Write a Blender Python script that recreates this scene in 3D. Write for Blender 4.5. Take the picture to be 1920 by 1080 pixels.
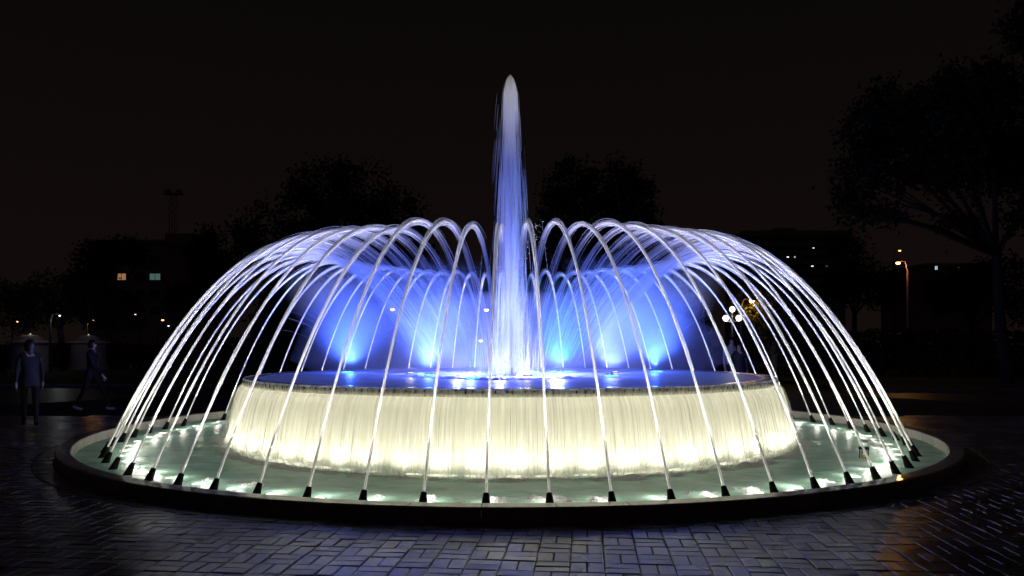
import bpy, bmesh, math, random
import numpy as np
from mathutils import Vector, Matrix, noise, Quaternion

R = math.radians
rng = np.random.default_rng(7)
random.seed(7)
sc = bpy.context.scene
for o in list(bpy.data.objects):
    bpy.data.objects.remove(o)
COL = sc.collection

# ------------------------------------------------------------------ camera
CX, CY, CZ, F = 0.029, -14.08, 1.60, 1444.0        # metres; focal length in pixels of a 1920-wide frame
HOR = 647.0
cam = bpy.data.cameras.new('camera')
cam.sensor_width = 36.0
cam.lens = F / 1920 * 36
cam.shift_y = (HOR - 540) / 1920
cam.clip_start = 0.1
cam.clip_end = 1500
co = bpy.data.objects.new('camera', cam)
co.location = (CX, CY, CZ)
co.rotation_euler = (R(90), 0, 0)
COL.objects.link(co)
sc.camera = co

# ------------------------------------------------------------------ night sky
w = bpy.data.worlds.new('World')
sc.world = w
w.use_nodes = True
nt = w.node_tree
nt.nodes.clear()
wo = nt.nodes.new('ShaderNodeOutputWorld')
bg = nt.nodes.new('ShaderNodeBackground')
tc = nt.nodes.new('ShaderNodeTexCoord')
sep = nt.nodes.new('ShaderNodeSeparateXYZ')
rmp = nt.nodes.new('ShaderNodeValToRGB')
rmp.color_ramp.elements[0].position = 0.0
rmp.color_ramp.elements[0].color = (0.0064, 0.0040, 0.0036, 1)   # town glow low down
rmp.color_ramp.elements[1].position = 0.40
rmp.color_ramp.elements[1].color = (0.0031, 0.0022, 0.0022, 1)
nt.links.new(tc.outputs['Generated'], sep.inputs[0])
nt.links.new(sep.outputs['Z'], rmp.inputs[0])
nt.links.new(rmp.outputs[0], bg.inputs[0])
bg.inputs[1].default_value = 1.0
nt.links.new(bg.outputs[0], wo.inputs[0])

sc.view_settings.view_transform = 'Standard'
sc.view_settings.look = 'None'
sc.view_settings.exposure = 0
sc.view_settings.gamma = 1
cy = sc.cycles
cy.max_bounces = 6
cy.diffuse_bounces = 3
cy.glossy_bounces = 3
cy.transmission_bounces = 3
cy.volume_bounces = 1
cy.transparent_max_bounces = 24
cy.caustics_reflective = False
cy.caustics_refractive = False
cy.use_denoising = True
cy.use_light_tree = True
cy.sample_clamp_indirect = 3.0
cy.volume_step_rate = 2.0
cy.volume_max_steps = 48

# lamp powers (watts) and colours, tuned together
P_CURT, P_JET, P_BLUE, P_COL = 14.0, 330.0, 950.0, 210.0
C_CURT = (1.0, 0.95, 0.70)
C_JET = (1.0, 0.955, 0.84)
C_BLUE = (0.045, 0.12, 1.0)

# ------------------------------------------------------------------ helpers
def px(x, y, d):
    """the place at distance d (along the view axis) that shows at photograph pixel x, y"""
    return Vector((CX + (x - 960) * d / F, CY + d, CZ + (HOR - y) * d / F))

def tag(o, label=None, cat=None, group=None, kind=None):
    if label: o['label'] = label
    if cat: o['category'] = cat
    if group: o['group'] = group
    if kind: o['kind'] = kind
    return o

def empty(name, loc=(0, 0, 0), rz=0.0, label=None, cat=None, group=None):
    o = bpy.data.objects.new(name, None)
    o.location = loc
    o.rotation_euler = (0, 0, rz)
    o.empty_display_size = 0.1
    COL.objects.link(o)
    return tag(o, label, cat, group)

def link(name, me, parent=None, mat=None, smooth=False):
    if mat is not None:
        if not isinstance(mat, (list, tuple)): mat = [mat]
        if len(me.materials) == 0:
            for m in mat: me.materials.append(m)
    if smooth:
        me.polygons.foreach_set('use_smooth', [True] * len(me.polygons))
    o = bpy.data.objects.new(name, me)
    COL.objects.link(o)
    if parent is not None: o.parent = parent
    return o

def mesh(name, verts, faces):
    me = bpy.data.meshes.new(name)
    me.from_pydata([tuple(v) for v in verts], [], faces)
    me.update()
    return me

def bm_mesh(name, bm):
    me = bpy.data.meshes.new(name)
    bm.normal_update()
    bm.to_mesh(me)
    bm.free()
    return me

class MB:
    """collects simple shapes into one mesh"""
    def __init__(s): s.v = []; s.f = []
    def add(s, v, f):
        n = len(s.v)
        s.v += [tuple(p) for p in v]
        s.f += [tuple(i + n for i in q) for q in f]
        return s
    def box(s, x0, x1, y0, y1, z0, z1):
        return s.add([(x0,y0,z0),(x1,y0,z0),(x1,y1,z0),(x0,y1,z0),(x0,y0,z1),(x1,y0,z1),(x1,y1,z1),(x0,y1,z1)],
                     [(0,3,2,1),(4,5,6,7),(0,1,5,4),(1,2,6,5),(2,3,7,6),(3,0,4,7)])
    def lathe(s, prof, n=24, center=(0,0,0), a0=0.0, a1=2*math.pi):
        cx, cyy, cz = center
        full = abs((a1 - a0) - 2*math.pi) < 1e-6
        m = n if full else n + 1
        v = []
        for i in range(m):
            a = a0 + (a1 - a0) * i / n
            for r, z in prof: v.append((cx + r*math.cos(a), cyy + r*math.sin(a), cz + z))
        k = len(prof); f = []
        for i in range(n):
            j = (i + 1) % m
            for q in range(k - 1):
                f.append((i*k+q, j*k+q, j*k+q+1, i*k+q+1))
        return s.add(v, f)
    def tube(s, pts, rad, n=8, cap=True):
        pts = [Vector(p) for p in pts]
        v = []; f = []
        for i, p in enumerate(pts):
            t = (pts[min(i+1, len(pts)-1)] - pts[max(i-1, 0)]).normalized()
            u = t.cross(Vector((0,0,1)) if abs(t.z) < 0.95 else Vector((1,0,0))).normalized()
            q = t.cross(u)
            r = rad[i] if hasattr(rad, '__len__') else rad
            for k in range(n):
                a = 2*math.pi*k/n
                v.append(p + (u*math.cos(a) + q*math.sin(a))*r)
        for i in range(len(pts)-1):
            for k in range(n):
                k2 = (k+1) % n
                f.append((i*n+k, i*n+k2, (i+1)*n+k2, (i+1)*n+k))
        if cap:
            f.append(tuple(range(n-1, -1, -1)))
            f.append(tuple((len(pts)-1)*n + k for k in range(n)))
        return s.add(v, f)
    def ball(s, c, r, n=12, m=8, sz=1.0):
        prof = [(max(1e-4, r*math.sin(math.pi*i/m)), -r*sz*math.cos(math.pi*i/m)) for i in range(m+1)]
        return s.lathe(prof, n, c)
    def build(s, name, mat, parent=None, smooth=False):
        return link(name, mesh(name, s.v, s.f), parent, mat, smooth)

def strands(paths, rad, sides=3):
    """paths: (N, K, 3) array of water filaments; rad: (N, K). Returns verts, faces."""
    N, K, _ = paths.shape
    t = np.gradient(paths, axis=1)
    t /= np.linalg.norm(t, axis=2, keepdims=True) + 1e-9
    ref = np.where(np.abs(t[..., 2:3]) > 0.9, np.array([[[1.0, 0, 0]]]), np.array([[[0, 0, 1.0]]]))
    ref = np.broadcast_to(ref[:, K//3:K//3+1, :], t.shape)
    u = np.cross(t, ref); u /= np.linalg.norm(u, axis=2, keepdims=True) + 1e-9
    q = np.cross(t, u)
    ang = 2*np.pi*np.arange(sides)/sides
    v = paths[:, :, None, :] + rad[:, :, None, None]*(u[:, :, None, :]*np.cos(ang)[None, None, :, None] + q[:, :, None, :]*np.sin(ang)[None, None, :, None])
    idx = np.arange(N*K*sides).reshape(N, K, sides)
    a = idx[:, :-1, :]; b = np.roll(a, -1, 2); d = idx[:, 1:, :]; c = np.roll(d, -1, 2)
    f = np.stack([a, b, c, d], -1).reshape(-1, 4)
    return v.reshape(-1, 3), f

def np_mesh(name, v, f):
    me = bpy.data.meshes.new(name)
    v = np.asarray(v, np.float32); f = np.asarray(f, np.int32)
    me.vertices.add(len(v)); me.vertices.foreach_set('co', v.ravel())
    k = f.shape[1]
    me.loops.add(f.size); me.loops.foreach_set('vertex_index', f.ravel())
    me.polygons.add(len(f))
    me.polygons.foreach_set('loop_start', np.arange(0, f.size, k, dtype=np.int32))
    me.polygons.foreach_set('loop_total', np.full(len(f), k, np.int32))
    me.update(calc_edges=True)
    return me

# ------------------------------------------------------------------ materials
def new_mat(name):
    m = bpy.data.materials.new(name)
    m.use_nodes = True
    return m, m.node_tree, m.node_tree.nodes['Principled BSDF']

def N(t, kind, **kw):
    n = t.nodes.new(kind)
    for k, v in kw.items():
        if k in n.inputs: n.inputs[k].default_value = v
        else: setattr(n, k, v)
    return n

def simple(name, col, rough=0.6, var=0.25, scale=6.0, metallic=0.0, bump=0.0, spec=0.5, bscale=None):
    """plain procedural surface: a noise-varied colour, a little relief"""
    m, t, p = new_mat(name)
    tcn = N(t, 'ShaderNodeTexCoord')
    nz = N(t, 'ShaderNodeTexNoise', Scale=scale, Detail=5.0, Roughness=0.6)
    t.links.new(tcn.outputs['Object'], nz.inputs['Vector'])
    mx = N(t, 'ShaderNodeMix', data_type='RGBA')
    mx.inputs['A'].default_value = tuple(c*(1-var) for c in col) + (1,)
    mx.inputs['B'].default_value = tuple(min(1, c*(1+var)) for c in col) + (1,)
    t.links.new(nz.outputs['Fac'], mx.inputs['Factor'])
    t.links.new(mx.outputs['Result'], p.inputs['Base Color'])
    p.inputs['Roughness'].default_value = rough
    p.inputs['Metallic'].default_value = metallic
    p.inputs['Specular IOR Level'].default_value = spec
    if bump:
        nb = N(t, 'ShaderNodeTexNoise', Scale=bscale or scale*4, Detail=4.0)
        t.links.new(tcn.outputs['Object'], nb.inputs['Vector'])
        b = N(t, 'ShaderNodeBump', Strength=bump, Distance=0.01)
        t.links.new(nb.outputs['Fac'], b.inputs['Height'])
        t.links.new(b.outputs[0], p.inputs['Normal'])
    return m

def emit(name, col, strength):
    m = bpy.data.materials.new(name); m.use_nodes = True
    t = m.node_tree; t.nodes.clear()
    o = N(t, 'ShaderNodeOutputMaterial'); e = N(t, 'ShaderNodeEmission')
    e.inputs[0].default_value = (*col, 1); e.inputs[1].default_value = strength
    t.links.new(e.outputs[0], o.inputs[0])
    return m

def water_white(name, albedo=0.85, trans=0.5, clear=0.0):
    """aerated water: scatters light forward and back, with a wet sheen"""
    m = bpy.data.materials.new(name); m.use_nodes = True
    t = m.node_tree; t.nodes.clear()
    o = N(t, 'ShaderNodeOutputMaterial')
    d = N(t, 'ShaderNodeBsdfDiffuse'); d.inputs[0].default_value = (albedo, albedo, albedo, 1)
    tr = N(t, 'ShaderNodeBsdfTranslucent'); tr.inputs[0].default_value = (albedo, albedo, albedo, 1)
    g = N(t, 'ShaderNodeBsdfGlossy'); g.inputs['Roughness'].default_value = 0.3
    geo = N(t, 'ShaderNodeNewGeometry'); nz = N(t, 'ShaderNodeTexNoise', Scale=45.0, Detail=2.0)
    t.links.new(geo.outputs['Position'], nz.inputs['Vector'])
    bp = N(t, 'ShaderNodeBump', Strength=1.0, Distance=0.03); t.links.new(nz.outputs['Fac'], bp.inputs['Height'])
    for sh in (d, tr): t.links.new(bp.outputs[0], sh.inputs['Normal'])
    m1 = N(t, 'ShaderNodeMixShader'); m1.inputs[0].default_value = trans
    t.links.new(d.outputs[0], m1.inputs[1]); t.links.new(tr.outputs[0], m1.inputs[2])
    m2 = N(t, 'ShaderNodeMixShader'); m2.inputs[0].default_value = 0.06
    t.links.new(m1.outputs[0], m2.inputs[1]); t.links.new(g.outputs[0], m2.inputs[2])
    out = m2
    if clear:
        tp = N(t, 'ShaderNodeBsdfTransparent')
        m3 = N(t, 'ShaderNodeMixShader'); m3.inputs[0].default_value = clear
        t.links.new(m2.outputs[0], m3.inputs[1]); t.links.new(tp.outputs[0], m3.inputs[2])
        out = m3
    t.links.new(out.outputs[0], o.inputs[0])
    return m

M = {}
M['stream'] = water_white('water_stream', 0.95, 0.55, 0.5)
M['spray'] = water_white('water_spray', 0.92, 0.5, 0.5)
M['veil'] = water_white('water_veil', 0.92, 0.5, 0.6)
m_, t_, p_ = new_mat('water_core')
p_.inputs['Base Color'].default_value = (0.96, 0.96, 0.97, 1)
p_.inputs['Subsurface Weight'].default_value = 1.0
p_.inputs['Subsurface Radius'].default_value = (1, 1, 1)
p_.inputs['Subsurface Scale'].default_value = 0.09
p_.inputs['Roughness'].default_value = 0.35
p_.inputs['IOR'].default_value = 1.33
nz_ = N(t_, 'ShaderNodeTexNoise', Scale=40.0, Detail=3.0)
ge_ = N(t_, 'ShaderNodeNewGeometry'); t_.links.new(ge_.outputs['Position'], nz_.inputs['Vector'])
bp_ = N(t_, 'ShaderNodeBump', Strength=0.2, Distance=0.02); t_.links.new(nz_.outputs['Fac'], bp_.inputs['Height']); t_.links.new(bp_.outputs[0], p_.inputs['Normal'])
M['core'] = m_
M['foam'] = water_white('foam', 0.8, 0.45)
M['nozzle'] = simple('nozzle_black', (0.006, 0.006, 0.0065), 0.85, 0.3, 20, spec=0.08)
M['brass'] = simple('brass', (0.45, 0.28, 0.10), 0.35, 0.2, 30, metallic=0.9)
M['lens'] = emit('lamp_lens', (1.0, 0.95, 0.80), 2.6)
M['lens_blue'] = emit('lamp_lens_blue', (0.06, 0.35, 1.0), 7.0)
M['lens_cyan'] = emit('lamp_lens_cyan', (0.03, 0.75, 0.85), 6.0)
M['concrete'] = simple('drum_concrete', (0.50, 0.48, 0.40), 0.6, 0.12, 3, bump=0.2)
M['wet_rim'] = simple('wet_rim', (0.10, 0.10, 0.12), 0.25, 0.2, 8, bump=0.1)
M['pole'] = simple('lamp_pole', (0.16, 0.11, 0.08), 0.6, 0.3, 8)
M['dark_metal'] = simple('dark_metal', (0.03, 0.03, 0.033), 0.5, 0.3, 8)
M['pale_cap'] = simple('pale_cap', (0.55, 0.52, 0.45), 0.6, 0.15, 5)
M['plinth'] = simple('plinth_stone', (0.36, 0.29, 0.22), 0.8, 0.25, 4, bump=0.3)
M['bark'] = simple('bark', (0.030, 0.023, 0.017), 0.9, 0.4, 9, bump=0.6)
M['bark_lamplit'] = simple('bark_lamplit', (0.26, 0.20, 0.14), 0.9, 0.3, 9, bump=0.4)  # bark lightened to stand in for lamplight on the small trees' trunks
M['wall_dark'] = simple('plaster_dark', (0.42, 0.38, 0.36), 0.85, 0.2, 0.4)
M['wall_brown'] = simple('plaster_brown', (0.46, 0.38, 0.32), 0.85, 0.2, 0.4)
M['frame'] = simple('window_frame', (0.09, 0.09, 0.09), 0.6, 0.1, 2)
M['pane'] = simple('pane_dark', (0.02, 0.022, 0.025), 0.15, 0.2, 2)
M['kerb_far'] = simple('far_kerb', (0.20, 0.17, 0.14), 0.7, 0.25, 1.5)
M['soil'] = simple('joint_sand', (0.012, 0.012, 0.013), 0.9, 0.35, 20, bump=0.3)

def leaf_mat(name, col):
    m, t, p = new_mat(name)
    ob = N(t, 'ShaderNodeNewGeometry')
    mx = N(t, 'ShaderNodeMix', data_type='RGBA')
    mx.inputs['A'].default_value = tuple(c*0.55 for c in col) + (1,)
    mx.inputs['B'].default_value = tuple(c*1.5 for c in col) + (1,)
    t.links.new(ob.outputs['Random Per Island'], mx.inputs['Factor'])
    t.links.new(mx.outputs['Result'], p.inputs['Base Color'])
    p.inputs['Roughness'].default_value = 0.55
    p.inputs['Specular IOR Level'].default_value = 0.08
    return m
M['leaf'] = leaf_mat('leaf', (0.016, 0.022, 0.009))
M['leaf_dry'] = leaf_mat('leaf_dry', (0.07, 0.075, 0.03))

# wet coping stone: pale, polished, with a film of water
def coping_mat():
    m, t, p = new_mat('coping_stone')
    tcn = N(t, 'ShaderNodeTexCoord')
    oi = N(t, 'ShaderNodeObjectInfo')
    nz = N(t, 'ShaderNodeTexNoise', Scale=9.0, Detail=8.0, Roughness=0.7)
    t.links.new(tcn.outputs['Object'], nz.inputs['Vector'])
    cr = N(t, 'ShaderNodeValToRGB')
    cr.color_ramp.elements[0].position = 0.3; cr.color_ramp.elements[0].color = (0.28, 0.255, 0.20, 1)
    cr.color_ramp.elements[1].position = 0.7; cr.color_ramp.elements[1].color = (0.46, 0.42, 0.34, 1)
    t.links.new(nz.outputs['Fac'], cr.inputs[0])
    hs = N(t, 'ShaderNodeHueSaturation')
    mr = N(t, 'ShaderNodeMapRange'); mr.inputs['To Min'].default_value = 0.8; mr.inputs['To Max'].default_value = 1.15
    t.links.new(oi.outputs['Random'], mr.inputs['Value'])
    t.links.new(mr.outputs[0], hs.inputs['Value']); t.links.new(cr.outputs[0], hs.inputs['Color'])
    t.links.new(hs.outputs[0], p.inputs['Base Color'])
    p.inputs['Roughness'].default_value = 0.42
    p.inputs['Coat Weight'].default_value = 0.9
    p.inputs['Coat Roughness'].default_value = 0.05
    wv = N(t, 'ShaderNodeTexNoise', Scale=3.5, Detail=2.0)
    t.links.new(tcn.outputs['Object'], wv.inputs['Vector'])
    b = N(t, 'ShaderNodeBump', Strength=0.25, Distance=0.02)
    t.links.new(wv.outputs['Fac'], b.inputs['Height'])
    t.links.new(b.outputs[0], p.inputs['Coat Normal'])
    return m
M['coping'] = coping_mat()

def paver_mat():
    m, t, p = new_mat('wet_paver')
    tcn = N(t, 'ShaderNodeTexCoord')
    geo = N(t, 'ShaderNodeNewGeometry')
    wh = N(t, 'ShaderNodeTexWhiteNoise', noise_dimensions='3D')
    oi = N(t, 'ShaderNodeObjectInfo')
    ad = N(t, 'ShaderNodeMath', operation='ADD')
    t.links.new(geo.outputs['Random Per Island'], ad.inputs[0]); t.links.new(oi.outputs['Random'], ad.inputs[1])
    fr = N(t, 'ShaderNodeMath', operation='FRACT'); t.links.new(ad.outputs[0], fr.inputs[0])
    nz = N(t, 'ShaderNodeTexNoise', Scale=14.0, Detail=8.0, Roughness=0.75)
    t.links.new(geo.outputs['Position'], nz.inputs['Vector'])
    cr = N(t, 'ShaderNodeValToRGB')
    cr.color_ramp.elements[0].position = 0.3; cr.color_ramp.elements[0].color = (0.12, 0.115, 0.118, 1)
    cr.color_ramp.elements[1].position = 0.72; cr.color_ramp.elements[1].color = (0.29, 0.28, 0.27, 1)
    t.links.new(nz.outputs['Fac'], cr.inputs[0])
    hs = N(t, 'ShaderNodeHueSaturation')
    mr = N(t, 'ShaderNodeMapRange'); mr.inputs['To Min'].default_value = 0.55; mr.inputs['To Max'].default_value = 1.5
    t.links.new(fr.outputs[0], mr.inputs['Value'])
    sn = N(t, 'ShaderNodeTexNoise', Scale=1.7, Detail=5.0, Roughness=0.65); t.links.new(geo.outputs['Position'], sn.inputs['Vector'])
    sm = N(t, 'ShaderNodeMapRange'); sm.inputs['From Min'].default_value = 0.35; sm.inputs['From Max'].default_value = 0.65
    sm.inputs['To Min'].default_value = 0.5; sm.inputs['To Max'].default_value = 1.15; t.links.new(sn.outputs['Fac'], sm.inputs['Value'])
    mm = N(t, 'ShaderNodeMath', operation='MULTIPLY'); t.links.new(mr.outputs[0], mm.inputs[0]); t.links.new(sm.outputs[0], mm.inputs[1])
    t.links.new(mm.outputs[0], hs.inputs['Value']); t.links.new(cr.outputs[0], hs.inputs['Color'])
    t.links.new(hs.outputs[0], p.inputs['Base Color'])
    # patches of standing wet
    pw = N(t, 'ShaderNodeTexNoise', Scale=0.9, Detail=3.0)
    t.links.new(geo.outputs['Position'], pw.inputs['Vector'])
    rr = N(t, 'ShaderNodeMapRange'); rr.inputs['From Min'].default_value = 0.35; rr.inputs['From Max'].default_value = 0.68
    rr.inputs['To Min'].default_value = 0.16; rr.inputs['To Max'].default_value = 0.40
    t.links.new(pw.outputs['Fac'], rr.inputs['Value'])
    t.links.new(rr.outputs[0], p.inputs['Roughness'])
    nb = N(t, 'ShaderNodeTexNoise', Scale=60.0, Detail=6.0, Roughness=0.7)
    t.links.new(geo.outputs['Position'], nb.inputs['Vector'])
    p.inputs['Specular IOR Level'].default_value = 0.8
    p.inputs['Coat Weight'].default_value = 0.6; p.inputs['Coat Roughness'].default_value = 0.30
    b = N(t, 'ShaderNodeBump', Strength=0.15, Distance=0.006)
    t.links.new(nb.outputs['Fac'], b.inputs['Height'])
    t.links.new(b.outputs[0], p.inputs['Normal'])
    return m
M['paver'] = paver_mat()

def wet_ground_mat():
    m, t, p = new_mat('wet_ground')
    geo = N(t, 'ShaderNodeNewGeometry')
    nz = N(t, 'ShaderNodeTexNoise', Scale=2.0, Detail=6.0)
    t.links.new(geo.outputs['Position'], nz.inputs['Vector'])
    cr = N(t, 'ShaderNodeValToRGB')
    cr.color_ramp.elements[0].color = (0.03, 0.03, 0.032, 1); cr.color_ramp.elements[1].color = (0.07, 0.066, 0.064, 1)
    t.links.new(nz.outputs['Fac'], cr.inputs[0]); t.links.new(cr.outputs[0], p.inputs['Base Color'])
    p.inputs['Roughness'].default_value = 0.36
    nb = N(t, 'ShaderNodeTexNoise', Scale=9.0, Detail=4.0)
    t.links.new(geo.outputs['Position'], nb.inputs['Vector'])
    b = N(t, 'ShaderNodeBump', Strength=0.3, Distance=0.02)
    t.links.new(nb.outputs['Fac'], b.inputs['Height']); t.links.new(b.outputs[0], p.inputs['Normal'])
    return m
M['ground'] = wet_ground_mat()

def pool_mat(name, c0, c1, rough=0.12, strength=0.6):
    m, t, p = new_mat(name)
    geo = N(t, 'ShaderNodeNewGeometry')
    mp = N(t, 'ShaderNodeMapping'); mp.inputs['Scale'].default_value = (1, 1.6, 1)
    t.links.new(geo.outputs['Position'], mp.inputs['Vector'])
    nz = N(t, 'ShaderNodeTexNoise', Scale=2.2, Detail=6.0, Roughness=0.62, Distortion=0.8)
    t.links.new(mp.outputs[0], nz.inputs['Vector'])
    cr = N(t, 'ShaderNodeValToRGB')
    cr.color_ramp.elements[0].position = 0.35; cr.color_ramp.elements[0].color = (*c0, 1)
    cr.color_ramp.elements[1].position = 0.72; cr.color_ramp.elements[1].color = (*c1, 1)
    t.links.new(nz.outputs['Fac'], cr.inputs[0]); t.links.new(cr.outputs[0], p.inputs['Base Color'])
    p.inputs['Roughness'].default_value = rough
    p.inputs['IOR'].default_value = 1.33
    nb = N(t, 'ShaderNodeTexNoise', Scale=5.0, Detail=4.0, Distortion=0.6)
    t.links.new(mp.outputs[0], nb.inputs['Vector'])
    b = N(t, 'ShaderNodeBump', Strength=strength, Distance=0.05)
    t.links.new(nb.outputs['Fac'], b.inputs['Height']); t.links.new(b.outputs[0], p.inputs['Normal'])
    return m
M['pool'] = pool_mat('pool_water', (0.20, 0.44, 0.34), (0.50, 0.68, 0.54), 0.42, 0.4)
M['pool_up'] = pool_mat('upper_pool_water', (0.26, 0.32, 0.42), (0.36, 0.42, 0.52), 0.45, 0.3)

def curtain_mat(name, base_clear, gap):
    """falling sheet of water: vertical streaks, thicker and thinner"""
    m = bpy.data.materials.new(name); m.use_nodes = True
    t = m.node_tree; t.nodes.clear()
    o = N(t, 'ShaderNodeOutputMaterial')
    uv = N(t, 'ShaderNodeUVMap')
    mp = N(t, 'ShaderNodeMapping'); mp.inputs['Scale'].default_value = (150, 0.5, 1)
    t.links.new(uv.outputs[0], mp.inputs['Vector'])
    n1 = N(t, 'ShaderNodeTexNoise', Scale=1.0, Detail=3.0, Roughness=0.6, noise_dimensions='2D')
    t.links.new(mp.outputs[0], n1.inputs['Vector'])
    mp2 = N(t, 'ShaderNodeMapping'); mp2.inputs['Scale'].default_value = (560, 1.2, 1)
    t.links.new(uv.outputs[0], mp2.inputs['Vector'])
    n2 = N(t, 'ShaderNodeTexNoise', Scale=1.0, Detail=2.0, noise_dimensions='2D')
    t.links.new(mp2.outputs[0], n2.inputs['Vector'])
    av = N(t, 'ShaderNodeMath', operation='ADD'); t.links.new(n1.outputs['Fac'], av.inputs[0]); t.links.new(n2.outputs['Fac'], av.inputs[1])
    mr = N(t, 'ShaderNodeMapRange'); mr.inputs['From Min'].default_value = 0.75; mr.inputs['From Max'].default_value = 1.25
    mr.inputs['To Min'].default_value = base_clear + gap; mr.inputs['To Max'].default_value = max(0.0, base_clear - gap)
    t.links.new(av.outputs[0], mr.inputs['Value'])
    d = N(t, 'ShaderNodeBsdfDiffuse'); d.inputs[0].default_value = (0.82, 0.82, 0.79, 1)
    tr = N(t, 'ShaderNodeBsdfTranslucent'); tr.inputs[0].default_value = (0.88, 0.88, 0.82, 1)
    tn = N(t, 'ShaderNodeMapRange'); tn.inputs['From Min'].default_value = 0.75; tn.inputs['From Max'].default_value = 1.25
    tn.inputs['To Min'].default_value = 0.78; tn.inputs['To Max'].default_value = 0.95
    t.links.new(av.outputs[0], tn.inputs['Value'])
    for sh in (d, tr): t.links.new(tn.outputs[0], sh.inputs[0])
    m1 = N(t, 'ShaderNodeMixShader'); m1.inputs[0].default_value = 0.5
    t.links.new(d.outputs[0], m1.inputs[1]); t.links.new(tr.outputs[0], m1.inputs[2])
    tp = N(t, 'ShaderNodeBsdfTransparent')
    m2 = N(t, 'ShaderNodeMixShader')
    t.links.new(mr.outputs[0], m2.inputs[0]); t.links.new(m1.outputs[0], m2.inputs[1]); t.links.new(tp.outputs[0], m2.inputs[2])
    t.links.new(m2.outputs[0], o.inputs[0])
    return m
M['curtain'] = curtain_mat('water_curtain', 0.11, 0.10)
M['film'] = curtain_mat('water_film', 0.40, 0.25)

# =================================================================== SETTING
R_OUT, R_IN, KERB_H = 7.17, 6.97, 0.143
WATER_Z = 0.0
UP_Z = 1.055
STEP = 360/66                                # sixty-six jets, kerb stones and lamps go round

# ---- ground: one sheet to the horizon, open where the basin sits
gb = MB()
rings = [R_OUT - 0.03, 8.5, 11, 16, 30, 60, 120, 300, 900]
gb.lathe([(r, -0.016) for r in rings], 96)
g = gb.build('ground', M['ground'])
tag(g, kind='structure')

# ---- plaza paving: basket-weave bricks, a soldier course round the basin
plaza = empty('pavement', (0, 0, 0)); tag(plaza, kind='structure')

def brick_shape(poly, top, bottom=-0.014, bev=0.009):
    """convex polygon (ccw) to a bevelled brick: verts, faces"""
    c = np.mean(poly, axis=0)
    n = len(poly)
    inner = []
    for p in poly:
        d = p - c; L = np.hypot(*d)
        inner.append(p - d/L*min(bev*1.4, L*0.3))
    v = [(*p, bottom) for p in poly] + [(*p, top - bev*0.6) for p in poly] + [(*p, top) for p in inner]
    f = []
    for i in range(n):
        j = (i+1) % n
        f.append((i, j, n+j, n+i)); f.append((n+i, n+j, 2*n+j, 2*n+i))
    f.append(tuple(range(2*n, 3*n)))
    return v, f

CELL, GAP, TILT = 0.252, 0.007, R(5.5)
def rect(x0, x1, y0, y1): return np.array([(x0,y0),(x1,y0),(x1,y1),(x0,y1)])
def clip_circle(poly, r):
    """keep what lies outside the circle (its local tangent)"""
    rad = np.hypot(poly[:,0], poly[:,1])
    if rad.min() >= r: return poly, False
    if rad.max() <= r + 0.02: return None, True
    c = poly.mean(axis=0); n = c/np.hypot(*c)
    s = poly @ n - r
    out = []
    for i in range(len(poly)):
        j = (i+1) % len(poly)
        if s[i] >= 0: out.append(poly[i])
        if (s[i] >= 0) != (s[j] >= 0):
            k = s[i]/(s[i]-s[j]); out.append(poly[i] + k*(poly[j]-poly[i]))
    if len(out) < 3: return None, True
    out = np.array(out)
    a = 0.5*abs(np.dot(out[:,0], np.roll(out[:,1],-1)) - np.dot(out[:,1], np.roll(out[:,0],-1)))
    return (out, True) if a > 0.0008 else (None, True)

cT, sT = math.cos(TILT), math.sin(TILT)
bricks = []          # (distance to camera, kind, data)
R_SOLD = R_OUT + 0.258
n_sold = 366
RS = R_OUT + 0.135
for i in range(n_sold):
    a = 2*math.pi*(i+0.5)/n_sold
    y = -math.cos(a)*RS; x = math.sin(a)*RS
    if y > 3.0: continue
    bricks.append((math.hypot(x-CX, y-CY), 'soldier', (a,)))
for i in range(-52, 53):
    for j in range(-42, 26):
        ux, uy = i*CELL, j*CELL
        wx, wy = ux*cT + uy*sT, -ux*sT + uy*cT          # rotated lattice
        rr_ = math.hypot(wx, wy)
        if rr_ < R_SOLD - 0.2: continue
        if wy < -9.4 or wy > 3.2: continue
        d = wy - CY
        if abs(wx - CX) > d*0.68 + 0.4: continue
        for k in range(2):
            if (i + j) % 2 == 0: p = rect(ux+GAP/2, ux+CELL-GAP/2, uy+k*CELL/2+GAP/2, uy+(k+1)*CELL/2-GAP/2)
            else: p = rect(ux+k*CELL/2+GAP/2, ux+(k+1)*CELL/2-GAP/2, uy+GAP/2, uy+CELL-GAP/2)
            p = np.stack([p[:,0]*cT + p[:,1]*sT, -p[:,0]*sT + p[:,1]*cT], 1)
            q, cut = clip_circle(p, R_SOLD + 0.012)
            if q is None: continue
            c = q.mean(axis=0)
            bricks.append((math.hypot(c[0]-CX, c[1]-CY), 'cut' if cut else ('across' if (i+j)%2 == 0 else 'along'), (q, c)))
def seen(b):
    if b[1] == 'soldier':
        a = b[2][0]; x, y = math.sin(a)*RS, -math.cos(a)*RS
    else: x, y = b[2][1]
    d = y - CY
    u = 960 + F*(x-CX)/d; v_ = HOR + F*CZ/d
    return -20 < u < 1940 and v_ < 1100
bricks = [b for b in bricks if seen(b)]
bricks.sort(key=lambda b: b[0])
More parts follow.
